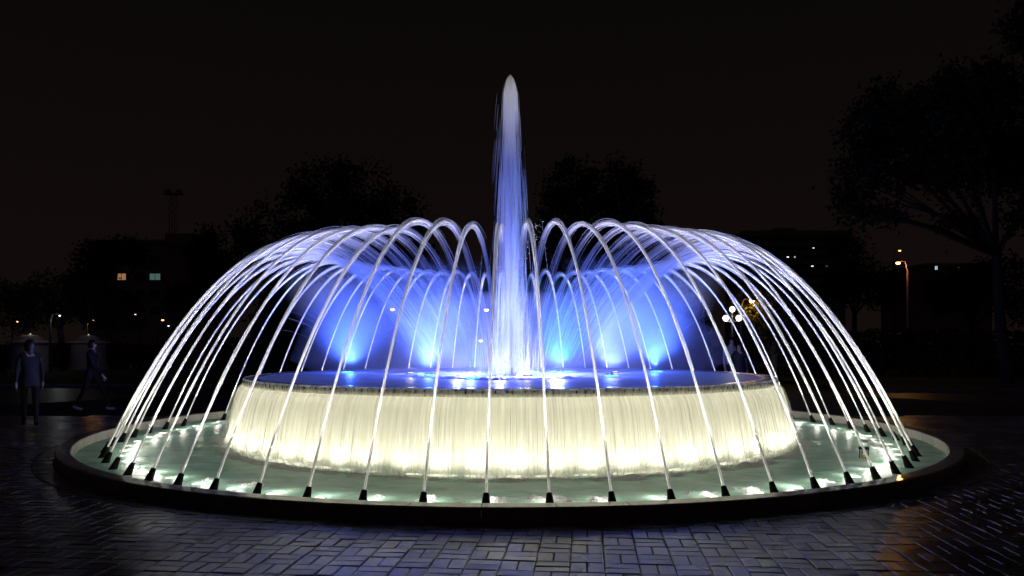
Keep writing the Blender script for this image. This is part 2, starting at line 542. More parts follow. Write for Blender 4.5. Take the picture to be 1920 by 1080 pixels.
# shared meshes for the whole bricks
def base_brick(w_, h_):
    return mesh('paver', *brick_shape(rect(-w_/2, w_/2, -h_/2, h_/2), 0.0))
L_, S_ = CELL-GAP, CELL/2-GAP
bm_shared = {'across': base_brick(L_, S_), 'along': base_brick(S_, L_), 'soldier': base_brick(2*math.pi*RS/n_sold-0.006, 0.25)}
for me in bm_shared.values(): me.materials.append(M['paver'])
rest_v = []; rest_f = []
for n_, b in enumerate(bricks):
    dz = random.uniform(-0.003, 0.002)
    tx, ty = random.gauss(0, 0.012), random.gauss(0, 0.012)
    if b[1] == 'soldier':
        a = b[2][0]; loc = Vector((math.sin(a)*RS, -math.cos(a)*RS, dz)); rz = a
    elif b[1] == 'cut': loc = Vector((b[2][1][0], b[2][1][1], dz)); rz = 0
    else: loc = Vector((b[2][1][0], b[2][1][1], dz)); rz = -TILT
    rot = Matrix.Rotation(rz, 4, 'Z') @ Matrix.Rotation(tx, 4, 'X') @ Matrix.Rotation(ty, 4, 'Y')
    if b[1] == 'cut':
        bv, bf = brick_shape(b[2][0] - b[2][1], 0.0)
        me = None
    else: me = bm_shared[b[1]]
    if n_ < 300:
        if me is None:
            me = mesh('paver', bv, bf); me.materials.append(M['paver'])
        o = bpy.data.objects.new('paver', me); COL.objects.link(o)
        o.parent = plaza
        o.matrix_local = Matrix.Translation(loc) @ rot
    else:
        if me is not None:
            bv = [tuple(v.co) for v in me.vertices]; bf = [tuple(p.vertices) for p in me.polygons]
        k = len(rest_v); Mx = Matrix.Translation(loc) @ rot
        rest_v += [tuple(Mx @ Vector(v)) for v in bv]; rest_f += [tuple(i+k for i in f) for f in bf]
o = link('far_pavers', mesh('far_pavers', rest_v, rest_f), plaza, M['paver']); o['kind'] = 'stuff'
jb = MB().lathe([(R_OUT-0.02, -0.011), (9, -0.011), (15, -0.011)], 96)
jb.build('joint_bed', M['soil'], plaza)

# ---- lawns beyond the plaza
def grass_mat():
    m, t, p = new_mat('lawn_grass')
    geo = N(t, 'ShaderNodeNewGeometry')
    nz = N(t, 'ShaderNodeTexNoise', Scale=1.3, Detail=8.0, Roughness=0.75)
    t.links.new(geo.outputs['Position'], nz.inputs['Vector'])
    cr = N(t, 'ShaderNodeValToRGB')
    cr.color_ramp.elements[0].position = 0.3; cr.color_ramp.elements[0].color = (0.03, 0.05, 0.012, 1)
    cr.color_ramp.elements[1].position = 0.75; cr.color_ramp.elements[1].color = (0.08, 0.12, 0.03, 1)
    t.links.new(nz.outputs['Fac'], cr.inputs[0]); t.links.new(cr.outputs[0], p.inputs['Base Color'])
    p.inputs['Roughness'].default_value = 0.9
    nb = N(t, 'ShaderNodeTexNoise', Scale=25.0, Detail=4.0)
    t.links.new(geo.outputs['Position'], nb.inputs['Vector'])
    b = N(t, 'ShaderNodeBump', Strength=0.9, Distance=0.08)
    t.links.new(nb.outputs['Fac'], b.inputs['Height']); t.links.new(b.outputs[0], p.inputs['Normal'])
    return m
M['grass'] = grass_mat()
def lawn(x0, x1, y0, y1, label_side):
    nx, ny = 60, 24
    v = []; f = []
    for j in range(ny+1):
        for i in range(nx+1):
            x = x0+(x1-x0)*i/nx; y = y0+(y1-y0)*j/ny
            e = min(j/2, 1)
            v.append((x, y, 0.02 + e*(0.10 + 0.10*noise.noise((x*0.35, y*0.35, 0)) + 0.03*noise.noise((x*2, y*2, 3)))))
    for j in range(ny):
        for i in range(nx):
            a = j*(nx+1)+i; f.append((a, a+1, a+nx+2, a+nx+1))
    o = link('lawn', mesh('lawn', v, f), None, M['grass'], True); tag(o, kind='structure')
    k = MB()
    for i in range(40):
        xa = x0+(x1-x0)*i/40; xb = x0+(x1-x0)*(i+1)/40-0.02
        k.box(xa, xb, y0-0.16, y0-0.01, -0.01, 0.11)
    k.build('kerb', M['kerb_far'], o)
lawn(-42, -11.5, 15.5, 31, 'left')
lawn(11.5, 42, 12.4, 36, 'right')

# =================================================================== FOUNTAIN BODY
fountain = empty('fountain', (0, 0, 0), 0, 'round two-tier stone fountain with a low kerb and a raised drum', 'fountain')
# kerb: sixty curved coping stones
def kerb_stone_mesh():
    a = R(STEP) - 0.0008
    prof = [(R_IN, -0.33), (R_IN, KERB_H-0.012), (R_IN+0.012, KERB_H), (R_OUT-0.014, KERB_H), (R_OUT, KERB_H-0.014), (R_OUT, -0.02), (R_OUT, -0.33), (R_IN, -0.33)]
    mb = MB().lathe(prof, 5, (0, 0, 0), -a/2, a/2)
    k = len(prof)
    for base in (0, 5*k):
        mb.f.append(tuple(base+i for i in range(k-1)))
    me = mesh('kerb_stone', mb.v, mb.f); me.materials.append(M['coping'])
    return me
ks = kerb_stone_mesh()
PH = R(3.48 - STEP/2)
for i in range(66):
    o = bpy.data.objects.new('kerb_stone', ks); COL.objects.link(o); o.parent = fountain
    o.rotation_euler = (0, 0, R(STEP*i) + R(-90) + PH)
# basin floor, drum wall, lip
MB().lathe([(4.110, -0.30), (R_IN+0.05, -0.32)], 96).build('basin_floor', M['concrete'], fountain)
MB().lathe([(4.330, -0.33), (4.330, 0.90), (4.410, 0.945), (4.605, 0.948), (4.615, 0.955), (4.615, 1.03), (4.595, 1.052), (4.430, 1.052), (4.410, 1.02), (4.410, 0.9)], 160).build('drum_wall', M['concrete'], fountain, True)
rimb = MB().lathe([(4.370, 1.02), (4.370, 1.053), (4.410, 1.062), (4.570, 1.062), (4.600, 1.055)], 160)
rimb.build('drum_rim', M['wet_rim'], fountain, True)
# little weir teeth under the rim
tb = MB()
for i in range(230):
    a = 2*math.pi*(i + random.uniform(-0.25, 0.25))/230
    if math.sin(a) > 0.5: continue
    h = random.uniform(0.012, 0.05); wd = random.uniform(0.004, 0.009)
    c, s = math.cos(a), math.sin(a)
    v = []
    for r in (4.605, 4.631):
        for z in (1.036-h, 1.04):
            for k in (-wd, wd): v.append((r*c - k*s, r*s + k*c, z))
    tb.add(v, [(0,1,3,2),(4,6,7,5),(0,4,5,1),(2,3,7,6),(0,2,6,4),(1,5,7,3)])
o = tb.build('weir_teeth', M['nozzle'], fountain); o['kind'] = 'stuff'

# ---- water surfaces
def disc_sheet(name, r0, r1, z, amp, seed, nr, na, mat):
    v = []; f = []
    for i in range(nr+1):
        r = r0 + (r1-r0)*i/nr
        for k in range(na):
            a = 2*math.pi*k/na; x, y = r*math.cos(a), r*math.sin(a)
            e = 1.0 if r < r1-0.05 else 0.3
            zz = z + e*amp*(noise.noise((x*1.7, y*1.7, seed)) + 0.5*noise.noise((x*4.5, y*4.5, seed+3)) + 0.25*noise.noise((x*10, y*10, seed+5)))
            v.append((x, y, zz))
    for i in range(nr):
        for k in range(na):
            k2 = (k+1) % na
            f.append((i*na+k, (i+1)*na+k, (i+1)*na+k2, i*na+k2))
    o = link(name, mesh(name, v, f), None, mat, True)
    return o
tag(disc_sheet('water', 4.310, R_IN+0.02, WATER_Z, 0.014, 1.0, 40, 420, M['pool']), kind='structure')
tag(disc_sheet('water', 0.02, 4.395, UP_Z-0.006, 0.007, 9.0, 44, 260, M['pool_up']), kind='structure')

# ---- falling curtain with its film over the lip
def curtain_mesh(name, prof, n, wob):
    k = len(prof); v = []; f = []
    for i in range(n):
        a = 2*math.pi*i/n
        dr = wob*(noise.noise((math.cos(a)*22, math.sin(a)*22, 2.0)) + 0.6*noise.noise((math.cos(a)*70, math.sin(a)*70, 4.0)))
        for q, (r, z) in enumerate(prof):
            rr = r + dr*(q/(k-1))
            v.append((rr*math.cos(a), rr*math.sin(a), z))
    for i in range(n):
        j = (i+1) % n
        for q in range(k-1): f.append((i*k+q, j*k+q, j*k+q+1, i*k+q+1))
    me = mesh(name, v, f)
    uvl = me.uv_layers.new(name='UVMap')
    vi = 0
    for p in me.polygons:
        pi, pq = divmod(p.index, k-1)
        for li, (di, dq) in zip(p.loop_indices, ((0,0),(1,0),(1,1),(0,1))):
            uvl.data[li].uv = ((pi+di)/n, (pq+dq)/(k-1))
    return me
curtain = empty('water_curtain', (0, 0, 0), 0, 'cream lit curtain of water falling all round the raised drum', 'water curtain')
fall = [(4.628 + 0.25*math.sqrt((0.955-z)/1.0)*(1 if z > 0.3 else 1+0.25*((0.3-z)/0.3)**2), z) for z in np.linspace(0.955, WATER_Z-0.01, 14)]
link('falling_sheet', curtain_mesh('falling_sheet', fall, 900, 0.006), curtain, M['curtain'], True)
film = [(4.602, 1.0635), (4.615, 1.058), (4.623, 1.04), (4.626, 1.03), (4.627, 0.956)]
link('lip_film', curtain_mesh('lip_film', film, 700, 0.004), curtain, M['film'], True)
# finer ropes of water just outside the sheet
K_ = 14
nst = 600
ang = rng.uniform(0, 2*np.pi, nst)
zz = np.linspace(0, 1, K_)[None, :]
z0 = np.full((nst, 1), 0.95); z1 = rng.uniform(-0.02, 0.35, (nst, 1))
Z = z0 + (z1 - z0)*zz
off = rng.uniform(0.23, 0.32, (nst, 1))
RR = 4.632 + off*np.sqrt(np.clip(0.955-Z, 0, None)) + 0.004
pth = np.stack([RR*np.cos(ang)[:, None], RR*np.sin(ang)[:, None], Z], -1)
rd = np.broadcast_to(rng.uniform(0.0012, 0.003, (nst, 1)), (nst, K_))*np.linspace(0.6, 1.2, K_)[None]
v, f = strands(pth, rd)
o = link('water_ropes', np_mesh('water_ropes', v, f), curtain, M['spray'], True); o['kind'] = 'stuff'

# splash thrown up along the curtain's foot
nst = 3600
ang = rng.uniform(0, 2*np.pi, nst)
ang = ang[np.sin(ang) < 0.6]; nst = len(ang)
tt = np.linspace(0, 1, 7)[None, :]
hh_ = np.abs(rng.normal(0, 0.13, (nst, 1))) + 0.02
out = rng.normal(0.10, 0.09, (nst, 1))
RR = 4.915 + out*tt; Z = hh_*tt*(2.0 - 1.3*tt) - 0.01
tw = rng.normal(0, 0.010, (nst, 1))*tt
pth = np.stack([RR*np.cos(ang[:, None]+tw), RR*np.sin(ang[:, None]+tw), Z], -1)
v, f = strands(pth, np.broadcast_to(rng.uniform(0.0012, 0.0035, (nst, 1)), (nst, 7))*np.linspace(1, 0.4, 7)[None])
o = link('foot_splash', np_mesh('foot_splash', v, f), curtain, M['veil'], True); o['kind'] = 'stuff'

# ---- foam where the curtain lands and above the jet lamps
def foam_ring(name, r0, r1, na, nr, amp, seed, thr, bump_at=None):
    v = []; f = []
    for i in range(nr+1):
        s = i/nr; r = r0+(r1-r0)*s
        env = math.sin(math.pi*min(max(s, 0), 1))**0.7
        for k in range(na):
            a = 2*math.pi*k/na; x, y = r*math.cos(a), r*math.sin(a)
            q = noise.fractal((x*5, y*5, seed), 0.8, 2.1, 5)
            big = noise.noise((x*1.1, y*1.1, seed+7))
            extra = 0
            if bump_at:
                da = ((a - bump_at[0] + R(STEP/2)) % R(STEP)) - R(STEP/2)
                extra = bump_at[1]*math.exp(-(da*r/0.14)**2)
            h = env*amp*(0.35 + q + 0.8*big + extra) - thr
            v.append((x, y, WATER_Z + max(h, -0.05)))
    for i in range(nr):
        for k in range(na):
            k2 = (k+1) % na; f.append((i*na+k, (i+1)*na+k, (i+1)*na+k2, i*na+k2))
    return link(name, mesh(name, v, f), None, M['foam'], True)
JET_R = 6.52
PHN = R(-90) + R(3.48)                       # a nozzle sits at this bearing, then one every STEP degrees
o = foam_ring('foam', 4.86, 5.16, 1200, 10, 0.035, 3.0, 0.012, (PHN + R(STEP/2), 0.8))
tag(o, 'white foam churning where the lit curtain meets the lower pool', 'foam', kind='stuff')
o = foam_ring('foam', 5.88, 6.46, 1500, 14, 0.075, 11.0, 0.064, (PHN, 0.35))
tag(o, 'broken white foam ring between the jet nozzles and the lower pool', 'foam', kind='stuff')

# =================================================================== LAMPS OF THE FOUNTAIN
def spot(name, parent, loc, aim, watts, col, cone, blend=1.0, rad=0.03):
    l = bpy.data.lights.new(name, 'SPOT')
    l.energy = watts; l.color = col; l.spot_size = R(cone); l.spot_blend = blend; l.shadow_soft_size = rad
    o = bpy.data.objects.new(name, l); COL.objects.link(o)
    o.parent = parent; o.location = loc
    d = Vector(aim) - Vector(loc)
    o.rotation_euler = d.to_track_quat('-Z', 'Y').to_euler()
    return o
def point(name, parent, loc, watts, col, rad=0.05):
    l = bpy.data.lights.new(name, 'POINT'); l.energy = watts; l.color = col; l.shadow_soft_size = rad
    o = bpy.data.objects.new(name, l); COL.objects.link(o); o.parent = parent; o.location = loc
    return o

ORD = ['first','second','third','fourth','fifth','sixth','seventh','eighth','ninth','tenth','eleventh','twelfth','thirteenth','fourteenth','fifteenth','sixteenth','seventeenth','eighteenth','nineteenth','twentieth','twenty-first','twenty-second','twenty-third','twenty-fourth','twenty-fifth','twenty-sixth','twenty-seventh','twenty-eighth','twenty-ninth','thirtieth','thirty-first','thirty-second','thirty-third','thirty-fourth','thirty-fifth','thirty-sixth','thirty-seventh','thirty-eighth','thirty-ninth','fortieth','forty-first','forty-second','forty-third','forty-fourth','forty-fifth','forty-sixth']

housing_me = mesh('housing', *(lambda b: (b.v, b.f))(MB().lathe([(0.0001,-0.10),(0.075,-0.10),(0.085,-0.02),(0.085,0.0),(0.075,0.004),(0.066,-0.002)], 14)))
housing_me.materials.append(M['nozzle'])
lens_me = mesh('lens', *(lambda b: (b.v, b.f))(MB().lathe([(0.066,-0.002),(0.045,0.010),(0.0001,0.014)], 14)))
lens_me.materials.append(M['lens'])
M['lens_strip'] = emit('curtain_lamp_lens', C_CURT, 6.0)
lens_strip = mesh('lens', [v.co for v in lens_me.vertices], [tuple(p.vertices) for p in lens_me.polygons]); lens_strip.materials.append(M['lens_strip'])
def lamp(name, loc, label, cat, group, lens=lens_me):
    e = empty(name, loc, 0, label, cat, group)
    o = bpy.data.objects.new('housing', housing_me); COL.objects.link(o); o.parent = e
    o = bpy.data.objects.new('lens', lens); COL.objects.link(o); o.parent = e
    return e

# under the curtain, behind the falling sheet
cl = [PHN + R(STEP/2) + R(STEP*i) for i in range(66)]
cl = sorted([a for a in cl if math.sin(a) <= 0.45], key=lambda a: 4.7*math.cos(a)/(14.08 + 4.7*math.sin(a)))
for i, a in enumerate(cl):
    x, y = 4.70*math.cos(a), 4.70*math.sin(a)
    e = lamp('curtain_lamp', (x, y, 0.0), '%s cream glow from the left along the foot of the water curtain' % ORD[i], 'lamp', 'lamps under the water curtain', lens_strip)
    e.rotation_euler[2] = a; e.children[1].scale = (1.5, 3.1, 0.6)
    spot('curtain_light', e, (0, 0, 0.04), (0.02, 0, 1.0), P_CURT, C_CURT, 165, 0.6, 0.10)

# =================================================================== ARCHING JETS
G = 9.81
noz_me = mesh('nozzle', *(lambda b: (b.v, b.f))(MB().lathe([(0.0001,-0.14),(0.058,-0.14),(0.058,-0.01),(0.052,0.0),(0.030,0.15),(0.026,0.165),(0.018,0.165),(0.016,0.14)], 12)))
noz_me.materials.append(M['nozzle'])

def arc(t, vz, vr, vt, a, z0):
    r = JET_R - vr*t
    off = vt*t
    x = r*math.cos(a) - off*math.sin(a); y = r*math.sin(a) + off*math.cos(a)
    return np.stack([x, y, z0 + vz*t - 0.5*G*t*t], -1)

near, far = [], []
for i in range(66):
    a = PHN + R(STEP*i)
    (near if math.sin(a) < -0.02 else far).append((math.cos(a), i, a))
near.sort(); far.sort()
jets = [(i, a, 'near', k) for k, (_, i, a) in enumerate(near)] + [(i, a, 'far', k) for k, (_, i, a) in enumerate(far)]
for i, a, side, k in jets:
    front = -math.sin(a)
    za = 3.25 + random.gauss(0, 0.018)
    ra = 3.72 + random.gauss(0, 0.04)
    z0 = 0.137
    vz = math.sqrt(2*G*(za-z0)); tu = vz/G; vr = (JET_R-ra)/tu
    n_of = len(near) if side == 'near' else len(far)
    lab = '%s arching water jet from the left along the %s rim, with its black nozzle' % (ORD[k], side)
    e = empty('water_jet', (0, 0, 0), 0, lab, 'water jet', 'arching water jets round the basin')
    o = bpy.data.objects.new('nozzle', noz_me); COL.objects.link(o); o.parent = e
    d = Vector((-math.cos(a)*vr, -math.sin(a)*vr, vz)).normalized()
    o.rotation_euler = d.to_track_quat('Z', 'Y').to_euler()
    base = Vector((JET_R*math.cos(a), JET_R*math.sin(a), z0)) - d*0.155
    o.location = base
    t_end = tu + math.sqrt(2*(za - UP_Z)/G)
    # coherent core, from the nozzle to past the apex
    t = np.linspace(0, tu*1.22, 34)
    pts = arc(t, vz, vr, 0, a, z0)
    s = t/tu
    rr_ = np.interp(s, [0, 0.4, 0.9, 1.08, 1.22], [0.0145, 0.0155, 0.0185, 0.015, 0.002])*(1 + 0.04*np.sin(s*37 + i))
    v, f = strands(pts[None], rr_[None], 8)
    link('stream', np_mesh('stream', v, f), e, M['core'], True)
    P_, Rd = [], []
    side_v = np.array([-math.sin(a), math.cos(a), 0.0])
    tang = np.gradient(pts, axis=0); tang /= np.linalg.norm(tang, axis=1, keepdims=True)
    up_v = np.cross(tang, side_v)
    for q in range(14):
        g1, g2 = [max(-1.5, min(1.5, random.gauss(0, 0.9))) for _ in range(2)]
        wgl = 1 + 0.25*np.sin(s*random.uniform(4, 9) + random.uniform(0, 6))
        spread = (0.0065 + 0.0215*s*s)*wgl
        P_.append(pts + side_v[None]*(g1*spread)[:, None] + up_v*(g2*spread)[:, None])
        Rd.append(random.uniform(0.0020, 0.0040)*np.interp(s, [0, 0.9, 1.22], [1, 0.95, 0.25]))
    v, f = strands(np.array(P_), np.array(Rd), 4)
    link('fringe', np_mesh('fringe', v, f), e, M['stream'], True)['kind'] = 'stuff'
    # filaments that peel off the core and break up on the way down
    ns = 20
    P_, Rd = [], []
    for q in range(ns):
        e1, e2, e3 = [max(-1.7, min(1.7, random.gauss(0, 1)))*q_ for q_ in (0.0050, 0.011, 0.022)]
        vz2, vr2 = vz*(1+e1), vr*(1+e2)
        za2 = z0 + vz2*vz2/(2*G)
        te = vz2/G + math.sqrt(max(0.05, 2*(za2-UP_Z)/G))
        ts = random.uniform(0.45, 0.95)*tu
        tt = np.linspace(ts, te*random.uniform(0.70, 0.98), 24)
        P_.append(arc(tt, vz2, vr2, e3, a, z0))
        rr_ = random.uniform(0.003, 0.0062)
        Rd.append(rr_*np.clip((tt-ts)/(0.2*tu), 0.15, 1)*np.interp(tt/tu, [0, 0.95, 1.25, 2.0], [1, 1, 0.48, 0.18]))
    v, f = strands(np.array(P_), np.array(Rd), 3)
    link('spray', np_mesh('spray', v, f), e, M['spray'], True)['kind'] = 'stuff'
    # its underwater lamp
    lr = 6.33
    le = lamp('jet_lamp', (lr*math.cos(a), lr*math.sin(a), -0.005),
              'underwater lamp in the foam beside the %s jet from the left on the %s rim' % (ORD[k], side), 'lamp', 'underwater lamps of the arching jets')
    spot('jet_light', le, (0, 0, 0.05), (-1.1*math.cos(a), -1.1*math.sin(a), 2.7), P_JET, C_JET, 50, 1.0, 0.05)
    if math.sin(a) < 0.35:  # added fill spot, with an invented housing, to light the streams' outer sides
        ca, sa = math.cos(a), math.sin(a)
        hx, hy = 0.50*ca - 0.31*sa, 0.50*sa + 0.31*ca
        ho = bpy.data.objects.new('fill_housing', housing_me); COL.objects.link(ho); ho.parent = le; ho.location = (hx, hy, -0.01); ho.scale = (0.7, 0.7, 0.7)
        spot('fill_light', le, (hx, hy, 0.03), (hx - 1.45*ca, hy - 1.45*sa, 2.3), P_JET*1.2, C_JET, 46, 1.0, 0.05)
    point('foam_light', le, (-0.10*math.cos(a), -0.10*math.sin(a), 0.13), 2.6, C_JET, 0.04)

# small brass float fitting in the right of the pool
ff = px(1620, 858, 10.9); ff.z = WATER_Z
e = empty('float_valve', ff, 0, 'small black and brass fitting standing in the right of the lower pool', 'pool fitting')
fb = MB().tube([(0,0,-0.1),(0,0,0.05)], 0.035, 10); fb.build('stem', M['brass'], e)
MB().tube([(0,0,0.13),(0,0,0.155)], [0.075,0.07], 12).build('cap', M['nozzle'], e)
fb = MB()
for k in range(4): fb.tube([(0.06*math.cos(k*1.57), 0.06*math.sin(k*1.57), 0.0), (0.06*math.cos(k*1.57), 0.06*math.sin(k*1.57), 0.135)], 0.008, 6)
fb.build('cage', M['nozzle'], e)

# =================================================================== CENTRAL COLUMN
cj = empty('central_jet', (0, 0, UP_Z), 0, 'tall white column of water rising from the middle of the drum', 'water jet')
TOP = 6.54 - UP_Z
nz_ = MB().lathe([(0.0001,-0.02),(0.11,-0.02),(0.11,0.03),(0.06,0.05),(0.035,0.14),(0.02,0.14)], 16); nz_.build('nozzle', M['nozzle'], cj)
K = 26
hh = np.linspace(0.12, TOP, K)
nc = 60
th = rng.uniform(0, 2*np.pi, nc); sp = np.abs(rng.normal(0, 1, nc))
tops = TOP*(0.972 - np.abs(rng.normal(0, 0.015, nc)) - 0.010*sp**2)
P_ = []; Rd = []
for q in range(nc):
    u = np.linspace(0, 1, K)
    z = 0.12 + (tops[q]-0.12)*(1-(1-u)**2)
    r = (0.014 + 0.036*sp[q]*(z/TOP)**1.3)
    P_.append(np.stack([r*np.cos(th[q]), r*np.sin(th[q]), z], -1))
    Rd.append(np.full(K, rng.uniform(0.0025, 0.006)))
v, f = strands(np.array(P_), np.array(Rd), 3)
link('core', np_mesh('core', v, f), cj, M['spray'], True)['kind'] = 'stuff'
# domed head and falling veil: broken streaks
nv = 2600
P_ = []; Rd = []; K = 16
for q in range(nv):
    a = rng.uniform(0, 2*np.pi)
    v_lat = rng.uniform(0.15, 1.0) if q < 600 else abs(rng.normal(0, 0.60))
    zt = TOP*(1 - abs(rng.normal(0, 0.004)))
    drop0 = rng.uniform(0, 1)*4.4 if q > 600 else 0.0
    length = rng.uniform(0.3, 1.6) if q > 600 else rng.uniform(0.25, 1.1)
    dr = drop0 + np.linspace(0, 1, K)*length
    dr = np.clip(dr, 0, zt-0.02)
    if dr[-1] - dr[0] < 0.08: continue
    r = 0.004 + (0.108*((np.clip(dr, 0, None)/0.32).clip(0, 1))**0.45 + 0.045*dr)*v_lat
    swirl = rng.normal(0, 0.015)*dr
    P_.append(np.stack([r*np.cos(a+swirl), r*np.sin(a+swirl), zt - dr], -1))
    Rd.append(rng.uniform(0.0009, 0.0030)*np.sin(np.linspace(0.15, np.pi-0.15, K))**0.5)
v, f = strands(np.array(P_), np.array(Rd), 3)
link('falling_veil', np_mesh('falling_veil', v, f), cj, M['veil'], True)['kind'] = 'stuff'
# short inner jets that stand round the foot of the column
P_ = []; Rd = []
for q in range(300):
    a = rng.uniform(0, 2*np.pi); r0 = abs(rng.normal(0, 0.30)); h = rng.uniform(0.25, 1.7)*math.exp(-r0*1.1)
    zz_ = np.linspace(0.0, 1, 10)*h; lean = rng.normal(0.05, 0.06)
    r = r0 + lean*zz_
    P_.append(np.stack([r*np.cos(a), r*np.sin(a), zz_ + 0.005], -1)); Rd.append(np.linspace(0.005, 0.0012, 10)*rng.uniform(0.6, 1.2))
v, f = strands(np.array(P_), np.array(Rd), 3)
link('foot_spray', np_mesh('foot_spray', v, f), cj, M['spray'], True)['kind'] = 'stuff'
# stray drops beside the two middle jets' heads
db = MB()
for q in range(90):
    c = Vector((0.28 + random.gauss(0.06, 0.07), -3.75 + random.gauss(0, 0.15), 3.24 - abs(random.gauss(0, 0.22))))
    if q % 3 == 0: c.x = -0.1 - c.x*0.2
    db.ball(c, random.uniform(0.003, 0.007), 5, 4)
o = db.build('water_drops', M['stream']); tag(o, 'loose drops scattering beside the heads of the middle near jets', 'water drops', kind='stuff')
for k in range(6):
    a = R(60*k+20)
    e = lamp('column_lamp', (1.0*math.cos(a), 1.0*math.sin(a), UP_Z+0.015), 'small white lamp at the foot of the central column, %s' % ('behind it to the right', 'straight behind it', 'behind it to the left', 'at its left', 'in front of it', 'at its right')[k], 'lamp', 'lamps round the central column')
    point('column_light', e, (0, 0, 0.22), P_COL, (0.15, 0.18, 1.0), 0.04)
    e.children[1].scale = (0.45, 0.45, 1)
    spot('foot_light', e, (-0.5*math.cos(a), -0.5*math.sin(a), 0.06), (-0.85*math.cos(a), -0.85*math.sin(a), 3.2), 260.0, (0.95, 0.95, 1.0), 46, 1.0, 0.05)

# white splash where the arching jets land
v = []; f = []
na, nr = 500, 14
for i in range(nr+1):
    s_ = i/nr; r = 1.2 + 1.0*s_; env = math.sin(math.pi*s_)
    for k in range(na):
        a = 2*math.pi*k/na; x, y = r*math.cos(a), r*math.sin(a)
        h = env*0.05*(0.3 + noise.fractal((x*7, y*7, 21.0), 0.8, 2.1, 4) + 0.7*noise.noise((x*1.5, y*1.5, 4.0))) - 0.016
        v.append((x, y, UP_Z + max(h, -0.03)))
for i in range(nr):
    for k in range(na):
        k2 = (k+1) % na; f.append((i*na+k, (i+1)*na+k, (i+1)*na+k2, i*na+k2))
o = link('foam', mesh('foam', v, f), None, M['foam'], True)
tag(o, 'white splash ring on the upper pool where the arching jets land', 'foam', kind='stuff')
for (x, y, lab) in ((-1.9, 0.6, 'white lamp in the splash left of the central column'), (0.30, -0.45, 'white lamp in the splash in front of the central column'), (2.05, 1.0, 'white lamp in the splash right of the central column')):
    e = lamp('splash_lamp', (x, y, UP_Z+0.015), lab, 'lamp', 'white lamps on the upper pool')
    point('splash_light', e, (0, 0, 0.13), 9.0, (1.0, 0.97, 0.90), 0.06)

# =================================================================== BLUE FANS AND MIST
def mist_mat(name, H, W, dens):
    m = bpy.data.materials.new(name); m.use_nodes = True
    t = m.node_tree; t.nodes.clear()
    o = N(t, 'ShaderNodeOutputMaterial')
    tcn = N(t, 'ShaderNodeTexCoord')
    sp_ = N(t, 'ShaderNodeSeparateXYZ'); t.links.new(tcn.outputs['Object'], sp_.inputs[0])
    def mth(op, a, b=None, clamp=False):
        n = N(t, 'ShaderNodeMath', operation=op); n.use_clamp = clamp
        for i, q in enumerate((a, b)):
            if q is None: continue
            if isinstance(q, (int, float)): n.inputs[i].default_value = q
            else: t.links.new(q, n.inputs[i])
        return n.outputs[0]
    h = mth('DIVIDE', sp_.outputs['Z'], H)
    rr = mth('SQRT', mth('ADD', mth('MULTIPLY', sp_.outputs['X'], sp_.outputs['X']), mth('MULTIPLY', sp_.outputs['Y'], sp_.outputs['Y'])))
    wid = mth('ADD', mth('MULTIPLY', mth('POWER', mth('MAXIMUM', h, 0.001), 0.5), W), 0.04)
    q = mth('DIVIDE', rr, wid)
    core = mth('SUBTRACT', 1.0, mth('MULTIPLY', q, q), True)
    core = mth('MULTIPLY', core, core)
    fade = mth('POWER', mth('SUBTRACT', 1.0, h, True), 1.4)
    fade = mth('MULTIPLY', fade, mth('ADD', mth('DIVIDE', h, mth('ADD', h, 0.30)), 0.12))
    fade = mth('MULTIPLY', fade, mth('ADD', mth('MULTIPLY', h, 2.6), 0.02))
    # radial streaks: noise in direction space
    zz_ = mth('ADD', sp_.outputs['Z'], 0.08)
    cb = N(t, 'ShaderNodeCombineXYZ')
    t.links.new(mth('DIVIDE', sp_.outputs['X'], zz_), cb.inputs[0]); t.links.new(mth('DIVIDE', sp_.outputs['Y'], zz_), cb.inputs[1])
    t.links.new(mth('MULTIPLY', sp_.outputs['Z'], 0.35), cb.inputs[2])
    nz = N(t, 'ShaderNodeTexNoise', Scale=5.0, Detail=2.0); t.links.new(cb.outputs[0], nz.inputs['Vector'])
    st = mth('ADD', mth('MULTIPLY', nz.outputs['Fac'], 1.2), 0.4)
    den = mth('MULTIPLY', mth('MULTIPLY', mth('MULTIPLY', core, fade), st), dens)
    vs = N(t, 'ShaderNodeVolumePrincipled')
    vs.inputs['Color'].default_value = (0.95, 0.95, 0.97, 1)
    vs.inputs['Anisotropy'].default_value = 0.1
    t.links.new(den, vs.inputs['Density'])
    t.links.new(vs.outputs[0], o.inputs['Volume'])
    return m

